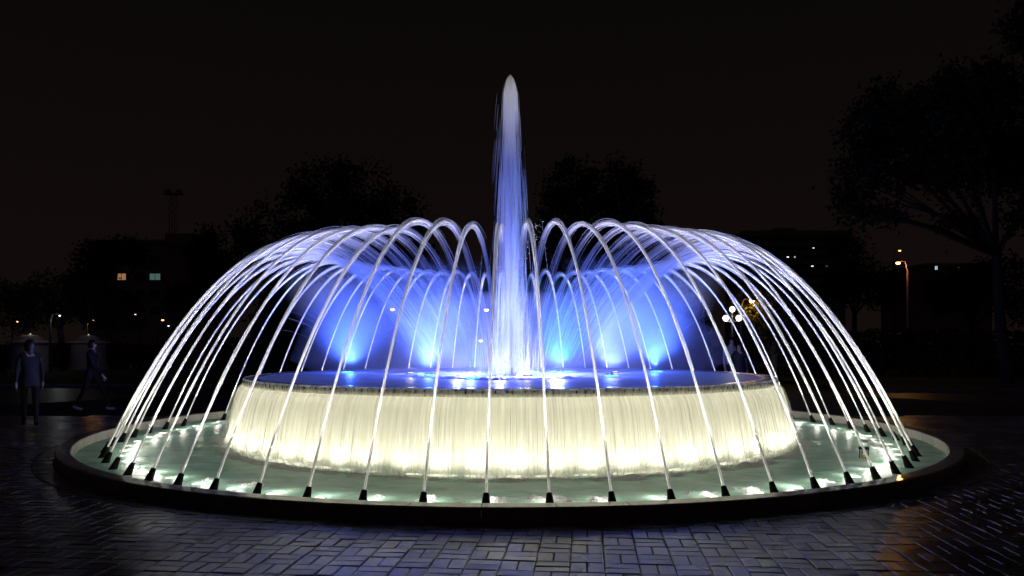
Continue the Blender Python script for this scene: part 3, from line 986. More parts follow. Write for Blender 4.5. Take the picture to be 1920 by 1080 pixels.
def fan(loc, H, W, dens, lean, n_str, watts, col, label, lens='lens_blue', cone=160):
    e = empty('fan_spray', (loc[0], loc[1], UP_Z), 0, label, 'water spray', 'blue fan sprays on the upper pool')
    nb_ = MB()
    for k in range(6):
        a = k*1.05
        nb_.tube([(0.05*math.cos(a), 0.05*math.sin(a), -0.02), (0.065*math.cos(a), 0.065*math.sin(a), 0.05)], [0.012, 0.008], 6)
    nb_.build('nozzle', M['nozzle'], e)
    P_ = []; Rd = []; K = 14
    for q in range(n_str):
        a = rng.uniform(0, 2*np.pi); s = rng.uniform(0, 1)**0.6
        hh_ = H*rng.uniform(0.5, 0.95)*(1-0.35*s*s)
        u = np.linspace(rng.uniform(0.45, 0.7), rng.uniform(0.8, 1.0), K)
        z = 0.03 + hh_*(1-(1-u)**2)
        r = W*s*u*1.0
        P_.append(np.stack([r*np.cos(a) + lean[0]*u, r*np.sin(a) + lean[1]*u, z], -1))
        Rd.append(np.linspace(0.0022, 0.0008, K)*rng.uniform(0.6, 1.1))
    v, f = strands(np.array(P_), np.array(Rd), 3)
    link('spray', np_mesh('spray', v, f), e, M['veil'], True)['kind'] = 'stuff'
    prof = [(0.0001, 0.02)] + [(W*1.02*(i/10)**0.5 + 0.05, 0.02 + (H-0.02)*i/10) for i in range(0, 11)] + [(0.0001, H)]
    mo = MB().lathe(prof, 28).build('mist', mist_mat('mist', H, W, dens), e)
    mo['kind'] = 'stuff'
    mo.rotation_euler = (math.atan2(-lean[1], H)*1.0, math.atan2(lean[0], H)*1.0, 0)
    lo = bpy.data.objects.new('lens', LENS[lens]); COL.objects.link(lo); lo.parent = e; lo.location = (0.0, -0.22, 0.012); lo.scale = (2.0, 1.3, 1)
    spot('fan_light', e, (0, 0, 0.15), (lean[0]*0.8, lean[1]*0.8, H), watts, col, cone, 0.9, 0.04)
    point('pool_glow', e, (0, 0, 0.30), watts*0.05, col, 0.04)
    return e
LENS = {'lens_blue': None, 'lens_cyan': None}
for k_ in LENS:
    me = mesh('lens', [v.co for v in lens_me.vertices], [tuple(p.vertices) for p in lens_me.polygons]); me.materials.append(M[k_]); LENS[k_] = me
fan((-3.2, 1.3), 2.15, 1.5, 0.98, (-0.05, 0), 45, P_BLUE*1.2, C_BLUE, 'blue fan of spray at the left of the upper pool')
fan((-1.45, -0.35), 2.05, 1.25, 0.88, (0.0, 0.1), 45, P_BLUE*1.0, (0.07, 0.16, 1.0), 'blue fan of spray left of the central column', 'lens_cyan')
fan((-0.62, -1.25), 1.5, 0.7, 0.4, (-0.1, 0.3), 25, P_BLUE*0.3, C_BLUE, 'small faint fan of spray near the column foot beside a cyan lamp', 'lens_cyan')
fan((2.95, 1.7), 2.15, 1.5, 0.98, (0.05, 0), 45, P_BLUE*1.2, C_BLUE, 'blue fan of spray at the right of the upper pool')
fan((1.75, -0.5), 2.05, 1.25, 0.88, (0.3, 0.05), 45, P_BLUE*0.9, (0.08, 0.14, 1.0), 'blue fan of spray right of the central column')
fan((1.0, 1.3), 1.9, 0.8, 0.7, (0.1, 0), 30, P_BLUE*0.45, (0.02, 0.42, 0.65), 'faint teal fan of spray just right of the column', 'lens_cyan')

def thin_mist():
    m = bpy.data.materials.new('thin_mist'); m.use_nodes = True
    t = m.node_tree; t.nodes.clear()
    o = N(t, 'ShaderNodeOutputMaterial'); vs = N(t, 'ShaderNodeVolumePrincipled')
    vs.inputs['Color'].default_value = (0.95, 0.95, 0.97, 1); vs.inputs['Density'].default_value = 0.035
    t.links.new(vs.outputs[0], o.inputs['Volume'])
    mb = MB().lathe([(0.0001, UP_Z+0.02), (3.4, UP_Z+0.02), (3.9, UP_Z+0.3), (3.7, UP_Z+0.8), (2.8, UP_Z+1.2), (1.4, UP_Z+1.45), (0.0001, UP_Z+1.5)], 36)
    ob = mb.build('mist', m); tag(ob, 'thin blue mist hanging over the whole upper pool', 'mist', kind='stuff')
thin_mist()

# =================================================================== BACKGROUND
# ---- trees
def tree(name, base, crown, trunk_r, n_leaf, leaf_size, label, mat='leaf', forks=None, group='trees round the plaza'):
    """crown: list of (x, y, z, rx, ry, rz) blobs in world space"""
    e = empty(name, base, 0, label, 'tree', group)
    b = Vector(base)
    tb = MB()
    cen = sum((Vector(c[:3]) for c in crown), Vector())/len(crown)
    if forks is None:
        zf = b.z + (min(c[2]-c[5]*0.3 for c in crown) - b.z)*0.75
        fork = Vector((b.x + (cen.x-b.x)*0.2, b.y, max(zf, b.z+1.0)))
    else: fork = Vector(forks)
    mid = (b+fork)/2 + Vector((random.uniform(-.1,.1), 0, 0))
    tb.tube([b-b+Vector((0,0,-0.05)), mid-b, fork-b], [trunk_r*1.25, trunk_r, trunk_r*0.85], 9)
    for c in crown:
        tip = Vector(c[:3])
        m1 = fork.lerp(tip, 0.45) + Vector((random.uniform(-.3,.3), random.uniform(-.3,.3), random.uniform(0,.3)))
        tb.tube([fork-b-Vector((0,0,trunk_r)), m1-b, tip-b], [trunk_r*0.6, trunk_r*0.36, trunk_r*0.1], 7)
        for q in range(3):
            t2 = tip + Vector((random.gauss(0, c[3]*0.5), random.gauss(0, c[4]*0.5), random.gauss(0, c[5]*0.5)))
            tb.tube([m1-b, (m1+t2)/2-b+Vector((0,0,0.1)), t2-b], [trunk_r*0.22, trunk_r*0.14, trunk_r*0.04], 5)
    tb.build('trunk', M['bark_lamplit'] if mat == 'leaf_dry' else M['bark'], e, True)
    vol = np.array([c[3]*c[4]*c[5] for c in crown])**0.67; vol /= vol.sum()
    pts = []
    for c, wgt in zip(crown, vol):
        k = int(n_leaf*wgt)
        ncl = max(6, k//26)
        d = rng.normal(size=(ncl, 3)); d /= np.linalg.norm(d, axis=1, keepdims=True)
        rad_ = rng.uniform(0.35, 1.08, (ncl, 1))**0.6
        cl = d*rad_*np.array(c[3:6]) + np.array(c[:3])
        p = np.repeat(cl, 26, axis=0) + rng.normal(0, 1, (ncl*26, 3))*leaf_size*1.9
        pts.append(p)
    pts = np.concatenate(pts) - np.array(base)
    n = len(pts)
    u = rng.normal(size=(n,3)); u /= np.linalg.norm(u, axis=1, keepdims=True)
    w_ = rng.normal(size=(n,3)); w_ = np.cross(u, w_); w_ /= np.linalg.norm(w_, axis=1, keepdims=True)
    s = leaf_size*rng.uniform(0.6, 1.3, (n,1))
    vv = np.stack([pts - u*s, pts + w_*s*0.45, pts + u*s, pts - w_*s*0.45], 1).reshape(-1, 3)
    ff_ = np.arange(n*4).reshape(n, 4)
    link('crown', np_mesh('crown', vv, ff_), e, M[mat])
    return e
def blob(x, y, d, rx, rz, ry=None):
    p = px(x, y, d); k = d/F
    return (p.x, p.y, p.z, rx*k, (ry if ry else (rx+rz)/2)*k, rz*k)
def gp(x, d):
    p = px(x, HOR, d); return (p.x, p.y, 0.0)
D = 46
tree('broad_tree', gp(640, D), [blob(600,345,D,62,48), blob(680,355,D+1,70,55), blob(740,400,D,55,45), blob(570,400,D-1,60,50), blob(500,430,D,60,45), blob(460,480,D+1,50,45), blob(650,430,D-2,90,60), blob(600,500,D,130,60), blob(760,470,D,50,60)],
     0.35, 15000, 0.15, 'broad dark tree standing behind the fountain, left of the central column')
tree('broad_tree', gp(1125, D), [blob(1070,345,D,50,42), blob(1140,340,D+1,62,38), blob(1190,375,D,45,45), blob(1050,410,D-1,45,55), blob(1130,420,D-2,80,60), blob(1200,440,D,45,55), blob(1110,500,D,100,60)],
     0.33, 13000, 0.15, 'round-topped dark tree behind the fountain, right of the central column')
D = 30
tree('broad_tree', gp(1890, D), [blob(1660,200,D,55,40), blob(1625,250,D,45,50), blob(1610,340,D-1,42,55), blob(1600,390,D,32,28), blob(1690,290,D+1,70,70), blob(1760,210,D,75,75), blob(1830,170,D-1,70,60), blob(1880,220,D,70,70), blob(1780,310,D-1,70,50), blob(1860,310,D+1,70,60), blob(1940,300,D,50,80), blob(1650,400,D,35,20), blob(1795,410,D,34,22), blob(1925,400,D,36,26)],
     0.19, 17000, 0.13, 'large dark spreading tree at the right of the plaza', forks=tuple(px(1868, 470, D)))
D = 27
tree('broad_tree', gp(2010, D), [blob(1915,60,D,35,38), blob(1960,40,D,60,55), blob(2010,90,D,70,80), blob(2000,220,D,60,80)],
     0.3, 5000, 0.12, 'dark tree whose crown edges into the top right corner')
D = 50
tree('small_tree', gp(118, D), [blob(60,560,D,62,34), blob(30,590,D,40,30), blob(110,545,D,55,32), blob(150,575,D-1,40,28), blob(85,590,D,45,22), blob(10,560,D,30,30)],
     0.20, 6500, 0.12, 'small leaning tree with a lit trunk behind the pale-capped plinth', 'leaf_dry', forks=tuple(px(112, 610, D)))
D = 52
tree('small_tree', gp(195, D), [blob(190,590,D,40,26), blob(230,600,D,36,24), blob(170,570,D,35,24)], 0.16, 3200, 0.12, 'thin tree standing right of the lit leaning tree', 'leaf_dry')
D = 35
tree('small_tree', gp(1450, D), [blob(1430,585,D,40,28), blob(1470,600,D,40,34), blob(1400,572,D+1.5,30,22), blob(1460,640,D,35,26), blob(1510,620,D,30,30)],
     0.14, 5200, 0.10, 'small leafy tree catching orange lamplight behind the right jets', 'leaf_dry')

D = 62
tree('broad_tree', gp(205, D), [blob(180,490,D,38,30), blob(225,470,D,34,22), blob(160,540,D,45,36), blob(260,478,D,26,20), blob(195,570,D,60,30)], 0.22, 6000, 0.17, 'dark tree masking the left edge of the far left building')
tree('broad_tree', gp(385, D), [blob(385,480,D,30,34), blob(400,530,D,36,40), blob(350,560,D,40,26), blob(395,450,D,20,20)], 0.22, 5000, 0.17, 'dark tree rising beside the left buildings behind the leftmost jets')
tree('broad_tree', gp(1600, D), [blob(1590,470,D,26,30), blob(1620,510,D,36,34), blob(1580,540,D,44,30), blob(1660,545,D,40,26)], 0.2, 5000, 0.17, 'dark tree at the right end of the long lit building')
tree('broad_tree', gp(1820, D), [blob(1830,520,D,40,30), blob(1880,515,D,44,34), blob(1790,560,D,50,30), blob(1760,540,D,26,18), blob(1900,570,D,44,36)], 0.2, 5500, 0.17, 'dark bushy tree below the large spreading tree at right')

# ---- hedges: dark clipped masses behind the lawns
def hedge(x0, x1, y, z1, depth, label, seed):
    e = empty('hedge', ((x0+x1)/2, y, 0), 0, label, 'hedge', 'hedges beyond the lawns')
    n = int((x1-x0)*z1*150)
    n = min(n, 9000)
    p = np.stack([rng.uniform(x0, x1, n)-(x0+x1)/2, rng.uniform(-depth/2, depth/2, n), rng.uniform(0, 1, n)**0.8*z1], -1)
    wav = np.array([0.16*noise.noise((q[0]*0.9, seed, 0)) + 0.08*noise.noise((q[0]*3, seed, 5)) for q in p])
    p[:, 2] *= 1 + wav
    u = rng.normal(size=(n,3)); u /= np.linalg.norm(u, axis=1, keepdims=True)
    w_ = np.cross(u, rng.normal(size=(n,3))); w_ /= np.linalg.norm(w_, axis=1, keepdims=True)
    s = 0.15*rng.uniform(0.6, 1.3, (n,1))
    vv = np.stack([p-u*s, p+w_*s*0.55, p+u*s, p-w_*s*0.55], 1).reshape(-1,3)
    link('foliage', np_mesh('foliage', vv, np.arange(n*4).reshape(n,4)), e, M['leaf'])
    m = MB()
    L = x1-x0
    for i in range(int(L/0.8)):
        x = -L/2 + 0.4 + i*0.8
        m.tube([(x, 0, 0), (x+random.uniform(-.1,.1), 0, z1*0.5), (x+random.uniform(-.2,.2), random.uniform(-.2,.2), z1*0.85)], [0.05, 0.035, 0.012], 5)
    m.build('stems', M['bark'], e)
hedge(14.6, 42, 23.5, 2.3, 1.8, 'long dark hedge behind the right lawn', 1.0)
hedge(-42, -20, 34.0, 1.7, 1.8, 'dark hedge behind the left lawn', 5.0)
hedge(-19, -14.2, 36.0, 2.1, 1.8, 'dark hedge behind the left jets', 9.0)

# ---- far-off wood that closes the view behind the fountain: one dark mass, ragged along its top
wv, wf = [], []
nx_, nz_r = 90, 10
X0, X1 = -14.8, 11.2
def wood_top(x):
    e_ = min(1.0, (x-X0)/2.0, (X1-x)/2.0)
    return (5.6 + 0.5*noise.noise((x*0.35, 0, 2)) + 0.25*noise.noise((x*1.1, 0, 7)))*(0.45 + 0.55*max(0.0, e_)**0.5)
for i in range(nx_+1):
    x = X0 + (X1-X0)*i/nx_
    for side_ in (0, 1):
        for q in range(nz_r+1):
            dy = (0.4 + 1.3*math.sin(math.pi*(0.12 + 0.88*q/nz_r)))*(1 if side_ else -1)
            wv.append((x, 30.5 + dy, -0.1 + wood_top(x)*q/nz_r))
K2 = 2*(nz_r+1)
for i in range(nx_):
    for side_ in (0, 1):
        for q in range(nz_r):
            a0 = i*K2 + side_*(nz_r+1) + q; wf.append((a0, a0+K2, a0+K2+1, a0+1))
    a0 = i*K2 + nz_r; wf.append((a0, a0+K2, a0+K2+nz_r+1, a0+nz_r+1))
nl = 5200
lx = rng.uniform(X0-0.2, X1+0.2, nl); lz = 1.0 + rng.normal(0, 0.035, nl)
lt = np.array([wood_top(min(max(x, X0), X1)) for x in lx])
lp = np.stack([lx, 30.5 + rng.normal(0, 0.5, nl), lt*lz], -1)
lu = rng.normal(size=(nl, 3)); lu /= np.linalg.norm(lu, axis=1, keepdims=True)
lw = np.cross(lu, rng.normal(size=(nl, 3))); lw /= np.linalg.norm(lw, axis=1, keepdims=True)
lv = np.stack([lp-lu*0.2, lp+lw*0.1, lp+lu*0.2, lp-lw*0.1], 1).reshape(-1, 3)
n0 = len(wv)
o = link('far_trees', np_mesh('far_trees', np.concatenate([np.array(wv), lv]), np.concatenate([np.array(wf), np.arange(nl*4).reshape(nl, 4)+n0])), None, M['leaf'], True)
tag(o, 'dark far-off wood closing the view behind the fountain', 'trees', kind='stuff')

# ---- buildings
lit_mats = {'warm': emit('lit_window_warm', (1.0, 0.50, 0.24), 0.30), 'teal': emit('lit_window_teal', (0.45, 0.85, 0.75), 0.13),
            'white': emit('lit_window_white', (0.75, 0.88, 1.0), 0.8), 'dim': emit('lit_window_dim', (0.5, 0.7, 0.6), 0.10), 'bright': emit('lit_lamp_bright', (0.9, 0.97, 1.0), 2.2)}
def building(x0, x1, ytop, d, rows, wpx, hpx, lit, label, mat, steps=(), cols=None):
    """front wall with framed, recessed windows; rows are picture heights of the window centres"""
    A = px(x0, HOR, d); B = px(x1, HOR, d); k = d/F
    zt = CZ + (HOR-ytop)*k
    e = empty('building', ((A.x+B.x)/2, A.y, 0), 0, label, 'building', 'buildings beyond the park')
    W_ = B.x-A.x; dep = 12.0
    MB().box(-W_/2, W_/2, 0, dep, -0.1, zt).build('wall', M[mat], e)
    rf = MB().box(-W_/2-0.25, W_/2+0.25, -0.25, dep+0.2, zt+0.002, zt+0.35)
    ro = rf.build('roof', M['wall_dark'], e)
    for (sx0, sx1, sy) in steps:
        a = (sx0-x0)*k - W_/2; b_ = (sx1-x0)*k - W_/2
        MB().box(a, b_, 2, dep-3, zt+0.36, CZ+(HOR-sy)*k).build('roof_block', M['wall_dark'], ro)
    n = cols or max(2, int((x1-x0)/(wpx*1.7)))
    for ry in rows:
        zc = CZ + (HOR-ry)*k
        MB().box(-W_/2-0.06, W_/2+0.06, -0.12, -0.003, zc-hpx*k*1.05, zc-hpx*k*0.85).build('floor_band', M['wall_dark'], e)
        for i in range(n):
            xc = -W_/2 + W_*(i+0.5)/n
            if any(l[1] == ry and abs((l[0]-x0)*k-W_/2-xc) < (W_/n)*0.55 for l in lit): continue
            win(e, xc, zc, wpx*k, hpx*k, None)
        for l in lit:
            if l[1] == ry: win(e, (l[0]-x0)*k-W_/2, zc, l[2]*k, l[3]*k, lit_mats[l[4]])
    return e
def win(e, xc, zc, ww, hh_, glow):
    f = MB()
    t = 0.07
    f.box(xc-ww/2-t, xc-ww/2, -0.09, -0.004, zc-hh_/2-t, zc+hh_/2+t); f.box(xc+ww/2, xc+ww/2+t, -0.09, -0.004, zc-hh_/2-t, zc+hh_/2+t)
    f.box(xc-ww/2, xc+ww/2, -0.088, -0.004, zc+hh_/2, zc+hh_/2+t); f.box(xc-ww/2, xc+ww/2, -0.12, -0.004, zc-hh_/2-t, zc-hh_/2)
    f.box(xc-0.025, xc+0.025, -0.07, -0.02, zc-hh_/2, zc+hh_/2)
    wo_ = f.build('window', M['frame'], e)
    MB().box(xc-ww/2+0.002, xc+ww/2-0.002, -0.018, -0.006, zc-hh_/2+0.002, zc+hh_/2-0.002).build('pane', glow or M['pane'], wo_)
building(165, 305, 455, 95, (487, 519, 551, 583), 16, 13, [(228,519,17,12,'warm'), (291,519,20,12,'teal')], 'dark block with one orange and one teal lit window, left of the fountain', 'wall_brown', [(200, 250, 446)])
building(296, 372, 462, 112, (497, 525, 553), 14, 12, [(322,497,25,12,'dim'), (356,498,1,1,'white')][:1] + [(355,497,6,9,'white')], 'dark block with a row of pale lit windows nearest the left jets', 'wall_dark', [(258+40, 345, 434)])
building(1395, 1585, 436, 135, (447, 465, 482, 499, 516, 534), 9, 6, [(1525,465,3,2,'bright'), (1477,482,4,2,'bright'), (1490,482,3,3,'white'), (1523,499,4,2,'bright'), (1550,499,4,3,'dim')], 'long dark building dotted with tiny lights, right of the fountain', 'wall_dark', [(1460, 1500, 424)], cols=14)
building(1735, 1860, 499, 100, (502, 528, 555), 10, 8, [(1755,502,5,8,'white'), (1797,502,3,3,'dim')], 'low dark building under the large right tree', 'wall_brown')
# lattice mast
mp_ = px(325, HOR, 130); e = empty('radio_mast', (mp_.x, mp_.y, 0), 0, 'faint lattice mast above the left buildings', 'mast')
zt = CZ + (HOR-365)*130/F
m = MB()
M['mast'] = simple('mast_paint', (0.5, 0.42, 0.38), 0.7, 0.2, 2)
for sx, sy in ((-.4,-.4),(.4,-.4),(.4,.4),(-.4,.4)): m.tube([(sx*1.6, sy*1.6, 0), (sx, sy, zt)], 0.06, 5)
m.build('frame', M['mast'], e)
m = MB()
for i in range(22):
    z = zt*i/22; z2 = zt*(i+1)/22
    m.tube([(-.6,-.6,z),(.6,-.6,z2)], 0.035, 4); m.tube([(.6,-.6,z),(-.6,.6,z2)], 0.035, 4)
m.build('bracing', M['mast'], e)
MB().box(-1.5, 1.5, -0.6, 0.6, zt, zt+0.25).box(-1.4, -0.5, -0.5, 0.5, zt+0.26, zt+0.9).box(0.6, 1.3, -0.5, 0.5, zt+0.26, zt+0.8).build('platform', M['mast'], e)

# ---- street lamps
def street_lamp(x, y, d, col, strength, size, label, watts=0, arm=1, pole='dark_metal'):
    p = px(x, y, d)
    e = empty('street_lamp', (p.x - 0.5*arm, p.y, 0), 0, label, 'street lamp', 'street lamps round the park')
    h = p.z
    m = MB().tube([(0,0,-0.02),(0,0,h*0.5),(0,0,h*0.94)], [0.09,0.065,0.05], 8)
    m.build('pole', M[pole], e)
    MB().tube([(0,0,h*0.93),(0.12*arm,0,h+0.08),(0.5*arm,0,h+0.12)], [0.045,0.04,0.03], 7).build('arm', M[pole], e)
    MB().lathe([(0.02,0.17),(size*0.6,0.15),(size*1.15,0.05),(size*1.1,0.03)], 12, (0.5*arm,0,h)).build('lamp_head', M['dark_metal'], e)
    MB().ball((0.5*arm,0,h), size, 12, 8, 0.75).build('bulb', emit('bulb', col, strength), e)
    if watts: point('lamp_light', e, (0.5*arm, -0.02, h-size-0.12), watts, col, 0.1)
    return e
ORG = (1.0, 0.42, 0.10); PINK = (1.0, 0.62, 0.42); WHT = (0.92, 0.97, 1.0)
street_lamp(1684, 493, 40, ORG, 16, 0.11, 'tall orange street lamp on a thin pole at the right', 40, -1, 'pole')
street_lamp(1687, 470, 66, ORG, 5, 0.10, 'distant orange street lamp showing just above the right one', 0, 1)
street_lamp(1410, 564, 34.5, (1.0, 0.50, 0.08), 14, 0.12, 'orange street lamp glowing among leaves above the globe lamp', 40, 1)
street_lamp(736, 580, 40, PINK, 9, 0.11, 'pinkish street lamp seen through the left blue mist', 0, 1)
street_lamp(912, 581, 40, PINK, 9, 0.11, 'pinkish street lamp just left of the central column', 0, -1)
street_lamp(901, 639, 39, WHT, 7, 0.08, 'small low white lamp left of the column foot', 0, 1)
street_lamp(365, 608, 60, PINK, 4, 0.10, 'pinkish lamp showing between the leftmost jets', 0, 1)
street_lamp(122, 547, 72, PINK, 3, 0.07, 'tiny lamp above the small lit tree at far left', 0, 1)
street_lamp(112, 592, 41, WHT, 3, 0.05, 'tiny white lamp beside the leaning lit trunk', 7, 1)
street_lamp(33, 603, 75, ORG, 6, 0.09, 'orange lamp above the plinth at far left', 0, 1)
street_lamp(176, 601, 58, ORG, 6, 0.08, 'orange lamp between the small trees at left', 25, 1)
street_lamp(254, 589, 80, PINK, 5, 0.09, 'small pale lamp under the left buildings', 0, -1)
street_lamp(305, 600, 75, ORG, 6, 0.12, 'orange lamp low beside the left jets', 0, 1)
street_lamp(316, 611, 70, WHT, 4, 0.07, 'small white lamp just below the orange one by the left jets', 0, 1)

# globe candelabra
p = px(1373, 600, 26); e = empty('globe_lamp', (p.x, p.y, 0), 0, 'five-globe white park lamp behind the right jets', 'park lamp')
gm = emit('globe_glow', (1.0, 0.96, 0.88), 4)
MB().lathe([(0.12,0),(0.10,0.3),(0.05,0.4),(0.04,p.z-0.05),(0.06,p.z)], 12).build('pole', M['pole'], e)
MB().tube([(-0.28,0,p.z-0.06),(0.28,0,p.z-0.06)], 0.018, 6).tube([(0,-0.28,p.z-0.06),(0,0.28,p.z-0.06)], 0.018, 6).tube([(0,0,p.z),(0,0,p.z+0.25)], 0.02, 6).build('arm', M['dark_metal'], e)
for k in range(4):
    a = R(90*k+28)
    MB().ball((0.30*math.cos(a), 0.30*math.sin(a), p.z+0.06), 0.095, 14, 10).build('globe', gm, e)
MB().ball((0, 0, p.z+0.36), 0.095, 14, 10).build('globe', gm, e)
point('globe_light', e, (0, 0, p.z+0.17), 45, (1.0, 0.95, 0.86), 0.08)

# ---- capped plinths at the left
def plinth(x, d, label, watts=1.5):
    p = px(x, HOR, d); e = empty('plinth', (p.x, p.y, 0), 0, label, 'plinth', 'capped plinths on the left lawn'); e.scale = (1.2, 1.2, 1.2)
    MB().lathe([(0.0001,-0.01),(1.0,-0.01),(1.0,0.10),(0.86,0.16),(0.80,0.5),(0.76,1.35),(0.80,1.40),(0.0001,1.40)], 28).build('body', M['plinth'], e)
    c = MB().lathe([(0.78,1.402),(1.0,1.44),(1.02,1.47),(0.72,1.56),(0.50,1.60),(0.50,1.68),(0.40,1.72),(0.30,1.80),(0.0001,1.82)], 28).build('cap', M['pale_cap'], e, True)
    point('cap_light', e, (0, -0.0, 2.05), watts, (1.0, 0.9, 0.7), 0.05)
    MB().ball((0,0,1.85), 0.03, 10, 8).build('lamp', emit('plinth_lamp', (1.0, 0.9, 0.7), 0.6), e)
plinth(57, 43, 'round stone plinth with a pale flared cap behind the walking woman')
plinth(166, 46, 'second capped stone plinth half hidden right of the first', 0.5)

# ---- pale wall steps behind the right jets
wp = px(1570, 683, 50); 
e = empty('low_wall', (wp.x-2.2, wp.y, 0), 0, 'low brownish wall with a pale top edge behind the right jets', 'wall')
MB().box(-7, 3.2, 0, 0.4, -0.02, 0.34).build('wall_body', simple('low_wall_stone', (0.16, 0.11, 0.08), 0.85, 0.25, 2), e)
MB().box(-7.05, 3.25, -0.05, 0.45, 0.342, 0.40).build('coping', M['kerb_far'], e)

# =================================================================== PEOPLE
def cloth(name, c): return simple(name, c, 0.85, 0.2, 25, bump=0.2)
SK = simple('skin', (0.42, 0.26, 0.19), 0.5, 0.08, 12)
HAIR = simple('hair', (0.012, 0.009, 0.008), 0.5, 0.3, 30)
def person(loc, face, label, top, bottom, shoe, H=1.65, stride=0.28, hair_long=True, arm=0.25, sleeve=None):
    """walking figure, built facing +x then turned; one continuous body"""
    s = H/1.70
    J = {
     'pelvis': (0,0,.93,.125), 'waist': (0,0,1.08,.115), 'chest': (.01,0,1.28,.135), 'upch': (0,0,1.40,.11), 'neck': (.01,0,1.485,.05), 'jaw': (.035,0,1.535,.062), 'skull': (.02,0,1.61,.088), 'crown': (.01,0,1.66,.06), 'nose': (.115,0,1.575,.014)}
    seg = [('pelvis','waist','top'),('waist','chest','top'),('chest','upch','top'),('upch','neck','skin'),('neck','jaw','skin'),('jaw','skull','skin'),('skull','crown','skin'),('skull','nose','skin')]
    for sd, sg in (('l', 1), ('r', -1)):
        st = stride*sg; am = -arm*sg
        J['hip'+sd] = (0.0, .095*sg, .88, .088)
        J['knee'+sd] = (st*0.55+.05, .095*sg, .50, .058)
        lift = 0.05 if st < 0 else 0.0
        J['ank'+sd] = (st, .09*sg, .09+lift, .04)
        J['heel'+sd] = (st-.04, .09*sg, .045+lift, .042)
        J['toe'+sd] = (st+.17, .10*sg, .035+(0 if st < 0 else .01), .033)
        J['sho'+sd] = (0, .165*sg, 1.38, .066)
        J['elb'+sd] = (am*0.45-.02, .215*sg, 1.12, .045)
        J['wri'+sd] = (am+.06, .23*sg, .88, .030)
        J['palm'+sd] = (am+.09, .232*sg, .81, .034)
        seg += [('pelvis','hip'+sd,'bot'),('hip'+sd,'knee'+sd,'bot'),('knee'+sd,'ank'+sd,'bot'),('ank'+sd,'heel'+sd,'shoe'),('heel'+sd,'toe'+sd,'shoe'),
                ('upch','sho'+sd,'top'),('sho'+sd,'elb'+sd,'top'),('elb'+sd,'wri'+sd,'top'),('wri'+sd,'palm'+sd,'skin')]
        for q in range(4):
            J['f%d%s' % (q, sd)] = (am+.12-.018*abs(q-1.5)/1.5, .232*sg+(q-1.5)*.004, .745+.006*abs(q-1.5), .009)
            J['f%d%s' % (q, sd)] = (am+.075+q*.020, .225*sg, .745+.008*abs(q-1.2), .009)
            J['t%d%s' % (q, sd)] = (am+.072+q*.018, .212*sg, .705+.010*abs(q-1.2), .008)
            seg += [('palm'+sd,'f%d%s' % (q, sd),'skin'), ('f%d%s' % (q, sd),'t%d%s' % (q, sd),'skin')]
        J['th'+sd] = (am+.135, .215*sg, .80, .010); J['tt'+sd] = (am+.155, .205*sg, .765, .009)
        seg += [('palm'+sd,'th'+sd,'skin'),('th'+sd,'tt'+sd,'skin')]
    names = list(J); ix = {n: i for i, n in enumerate(names)}
    me = bpy.data.meshes.new('body_skeleton')
    me.from_pydata([tuple(c*s for c in J[n][:3]) for n in names], [(ix[a], ix[b]) for a, b, _ in seg], [])
    tmp = bpy.data.objects.new('tmp', me); COL.objects.link(tmp)
    md = tmp.modifiers.new('skin', 'SKIN')
    md.use_smooth_shade = True
    for i, n in enumerate(names):
        sv = me.skin_vertices[0].data[i]; r = J[n][3]*s
        k = 1.25 if n in ('chest','waist','pelvis','upch') else 1.0
        sv.radius = (r, r); sv.use_root = (n == 'pelvis')
    sd_ = tmp.modifiers.new('sub', 'SUBSURF'); sd_.levels = 1; sd_.render_levels = 1
    dg = bpy.context.evaluated_depsgraph_get()
    body = bpy.data.meshes.new_from_object(tmp.evaluated_get(dg))
    bpy.data.objects.remove(tmp)
    body.materials.clear()
    mats = {'top': top, 'bot': bottom, 'shoe': shoe, 'skin': SK}; keys = list(mats)
    for k in keys: body.materials.append(mats[k])
    A = np.array([J[a][:3] for a, b, _ in seg])*s; B = np.array([J[b][:3] for a, b, _ in seg])*s
    kid = [keys.index(k) for _, _, k in seg]
    for p in body.polygons:
        c = np.array(p.center); d = B-A
        u = np.clip(((c-A)*d).sum(1)/(d*d).sum(1), 0, 1)
        ds = np.linalg.norm(A+d*u[:,None]-c, axis=1)
        i = int(ds.argmin()); k = kid[i]
        if seg[i][0] in ('pelvis',) and c[2] < 0.90*s: k = 1
        p.material_index = k
        p.use_smooth = True
    for v in body.vertices:          # wider than deep
        if 0.85*s < v.co.z < 1.45*s and abs(v.co.y) < 0.15*s: v.co.y *= 1.18; v.co.x *= 0.9
    e = empty('person', loc, face, label, 'person')
    b = link('body', body, e)
    hb = MB()
    hb.lathe([(0.0001,0.105),(0.05,0.095),(0.085,0.055),(0.10,0.0),(0.097,-0.05),(0.080,-0.09 if not hair_long else -0.20),(0.04 if not hair_long else 0.092,-0.10 if not hair_long else -0.33)], 16, (0,0,0), R(62), R(298))
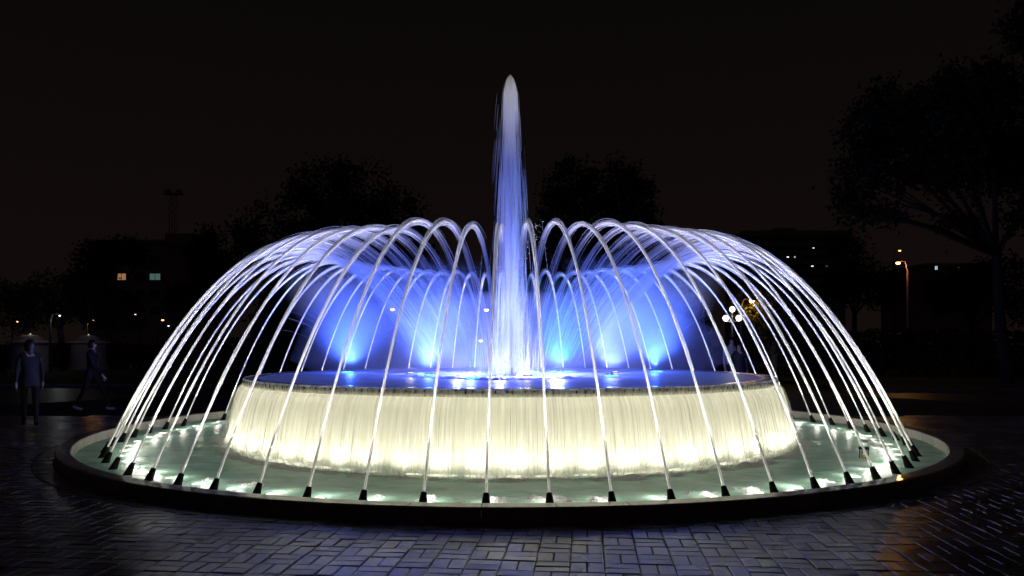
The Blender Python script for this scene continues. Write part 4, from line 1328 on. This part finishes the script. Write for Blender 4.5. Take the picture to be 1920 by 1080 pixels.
    ho = hb.build('hair', HAIR, e, True); ho.location = (0.015*s, 0, 1.61*s); ho.scale = (s*1.0, s, s)
    if hair_long:                    # a jacket that falls over the hips
        jm = MB().lathe([(0.150, 1.10), (0.158, 1.0), (0.172, 0.90), (0.182, 0.80), (0.176, 0.795), (0.150, 0.86)], 20)
        jo = jm.build('jacket_hem', top, e, True); jo.scale = (s*0.86, s*1.0, s)
    for sg in (-1, 1):
        MB().ball((0.098*s, 0.032*s*sg, 1.612*s), 0.011*s, 8, 6).build('eye', HAIR, e)
    MB().ball((0.092*s, 0, 1.542*s), 0.02*s, 8, 6, 0.3).build('mouth', simple('lips', (0.30, 0.12, 0.10), 0.5, 0.1, 20), e)
    return e
pw = px(56, HOR, 15.1)
jk = person((pw.x, pw.y, 0), R(125), 'woman with long dark hair in a grey jacket and jeans walking at left', cloth('grey_jacket', (0.016, 0.017, 0.021)), cloth('jeans', (0.005, 0.008, 0.018)), simple('dark_shoe', (0.03, 0.027, 0.025), 0.6, 0.2, 20), 1.70, 0.20, True, 0.16)
pw = px(172, HOR, 18.8)
person((pw.x, pw.y, 0), R(10), 'person in dark clothes and white shoes striding behind the woman at left', cloth('black_coat', (0.006, 0.006, 0.007)), cloth('black_trousers', (0.006, 0.006, 0.008)), simple('white_shoe', (0.65, 0.65, 0.68), 0.6, 0.1, 20), 1.72, 0.34, False, 0.25)
pw = px(1371, HOR, 22.3)
person((pw.x, pw.y, 0), R(-80), 'person in a pale grey shirt standing beneath the globe lamp', cloth('pale_shirt', (0.36, 0.36, 0.40)), cloth('dark_trousers', (0.03, 0.03, 0.04)), simple('brown_shoe', (0.04, 0.03, 0.025), 0.6, 0.2, 20), 1.82, 0.04, False, 0.05)
pw = px(1386, HOR, 22.0)
person((pw.x, pw.y, 0), R(-110), 'person in dark clothes standing in front of the pale-shirted one', cloth('dark_top', (0.02, 0.02, 0.024)), cloth('dark_skirt', (0.025, 0.02, 0.022)), simple('black_shoe', (0.02, 0.02, 0.02), 0.6, 0.2, 20), 1.66, 0.04, True, 0.05)
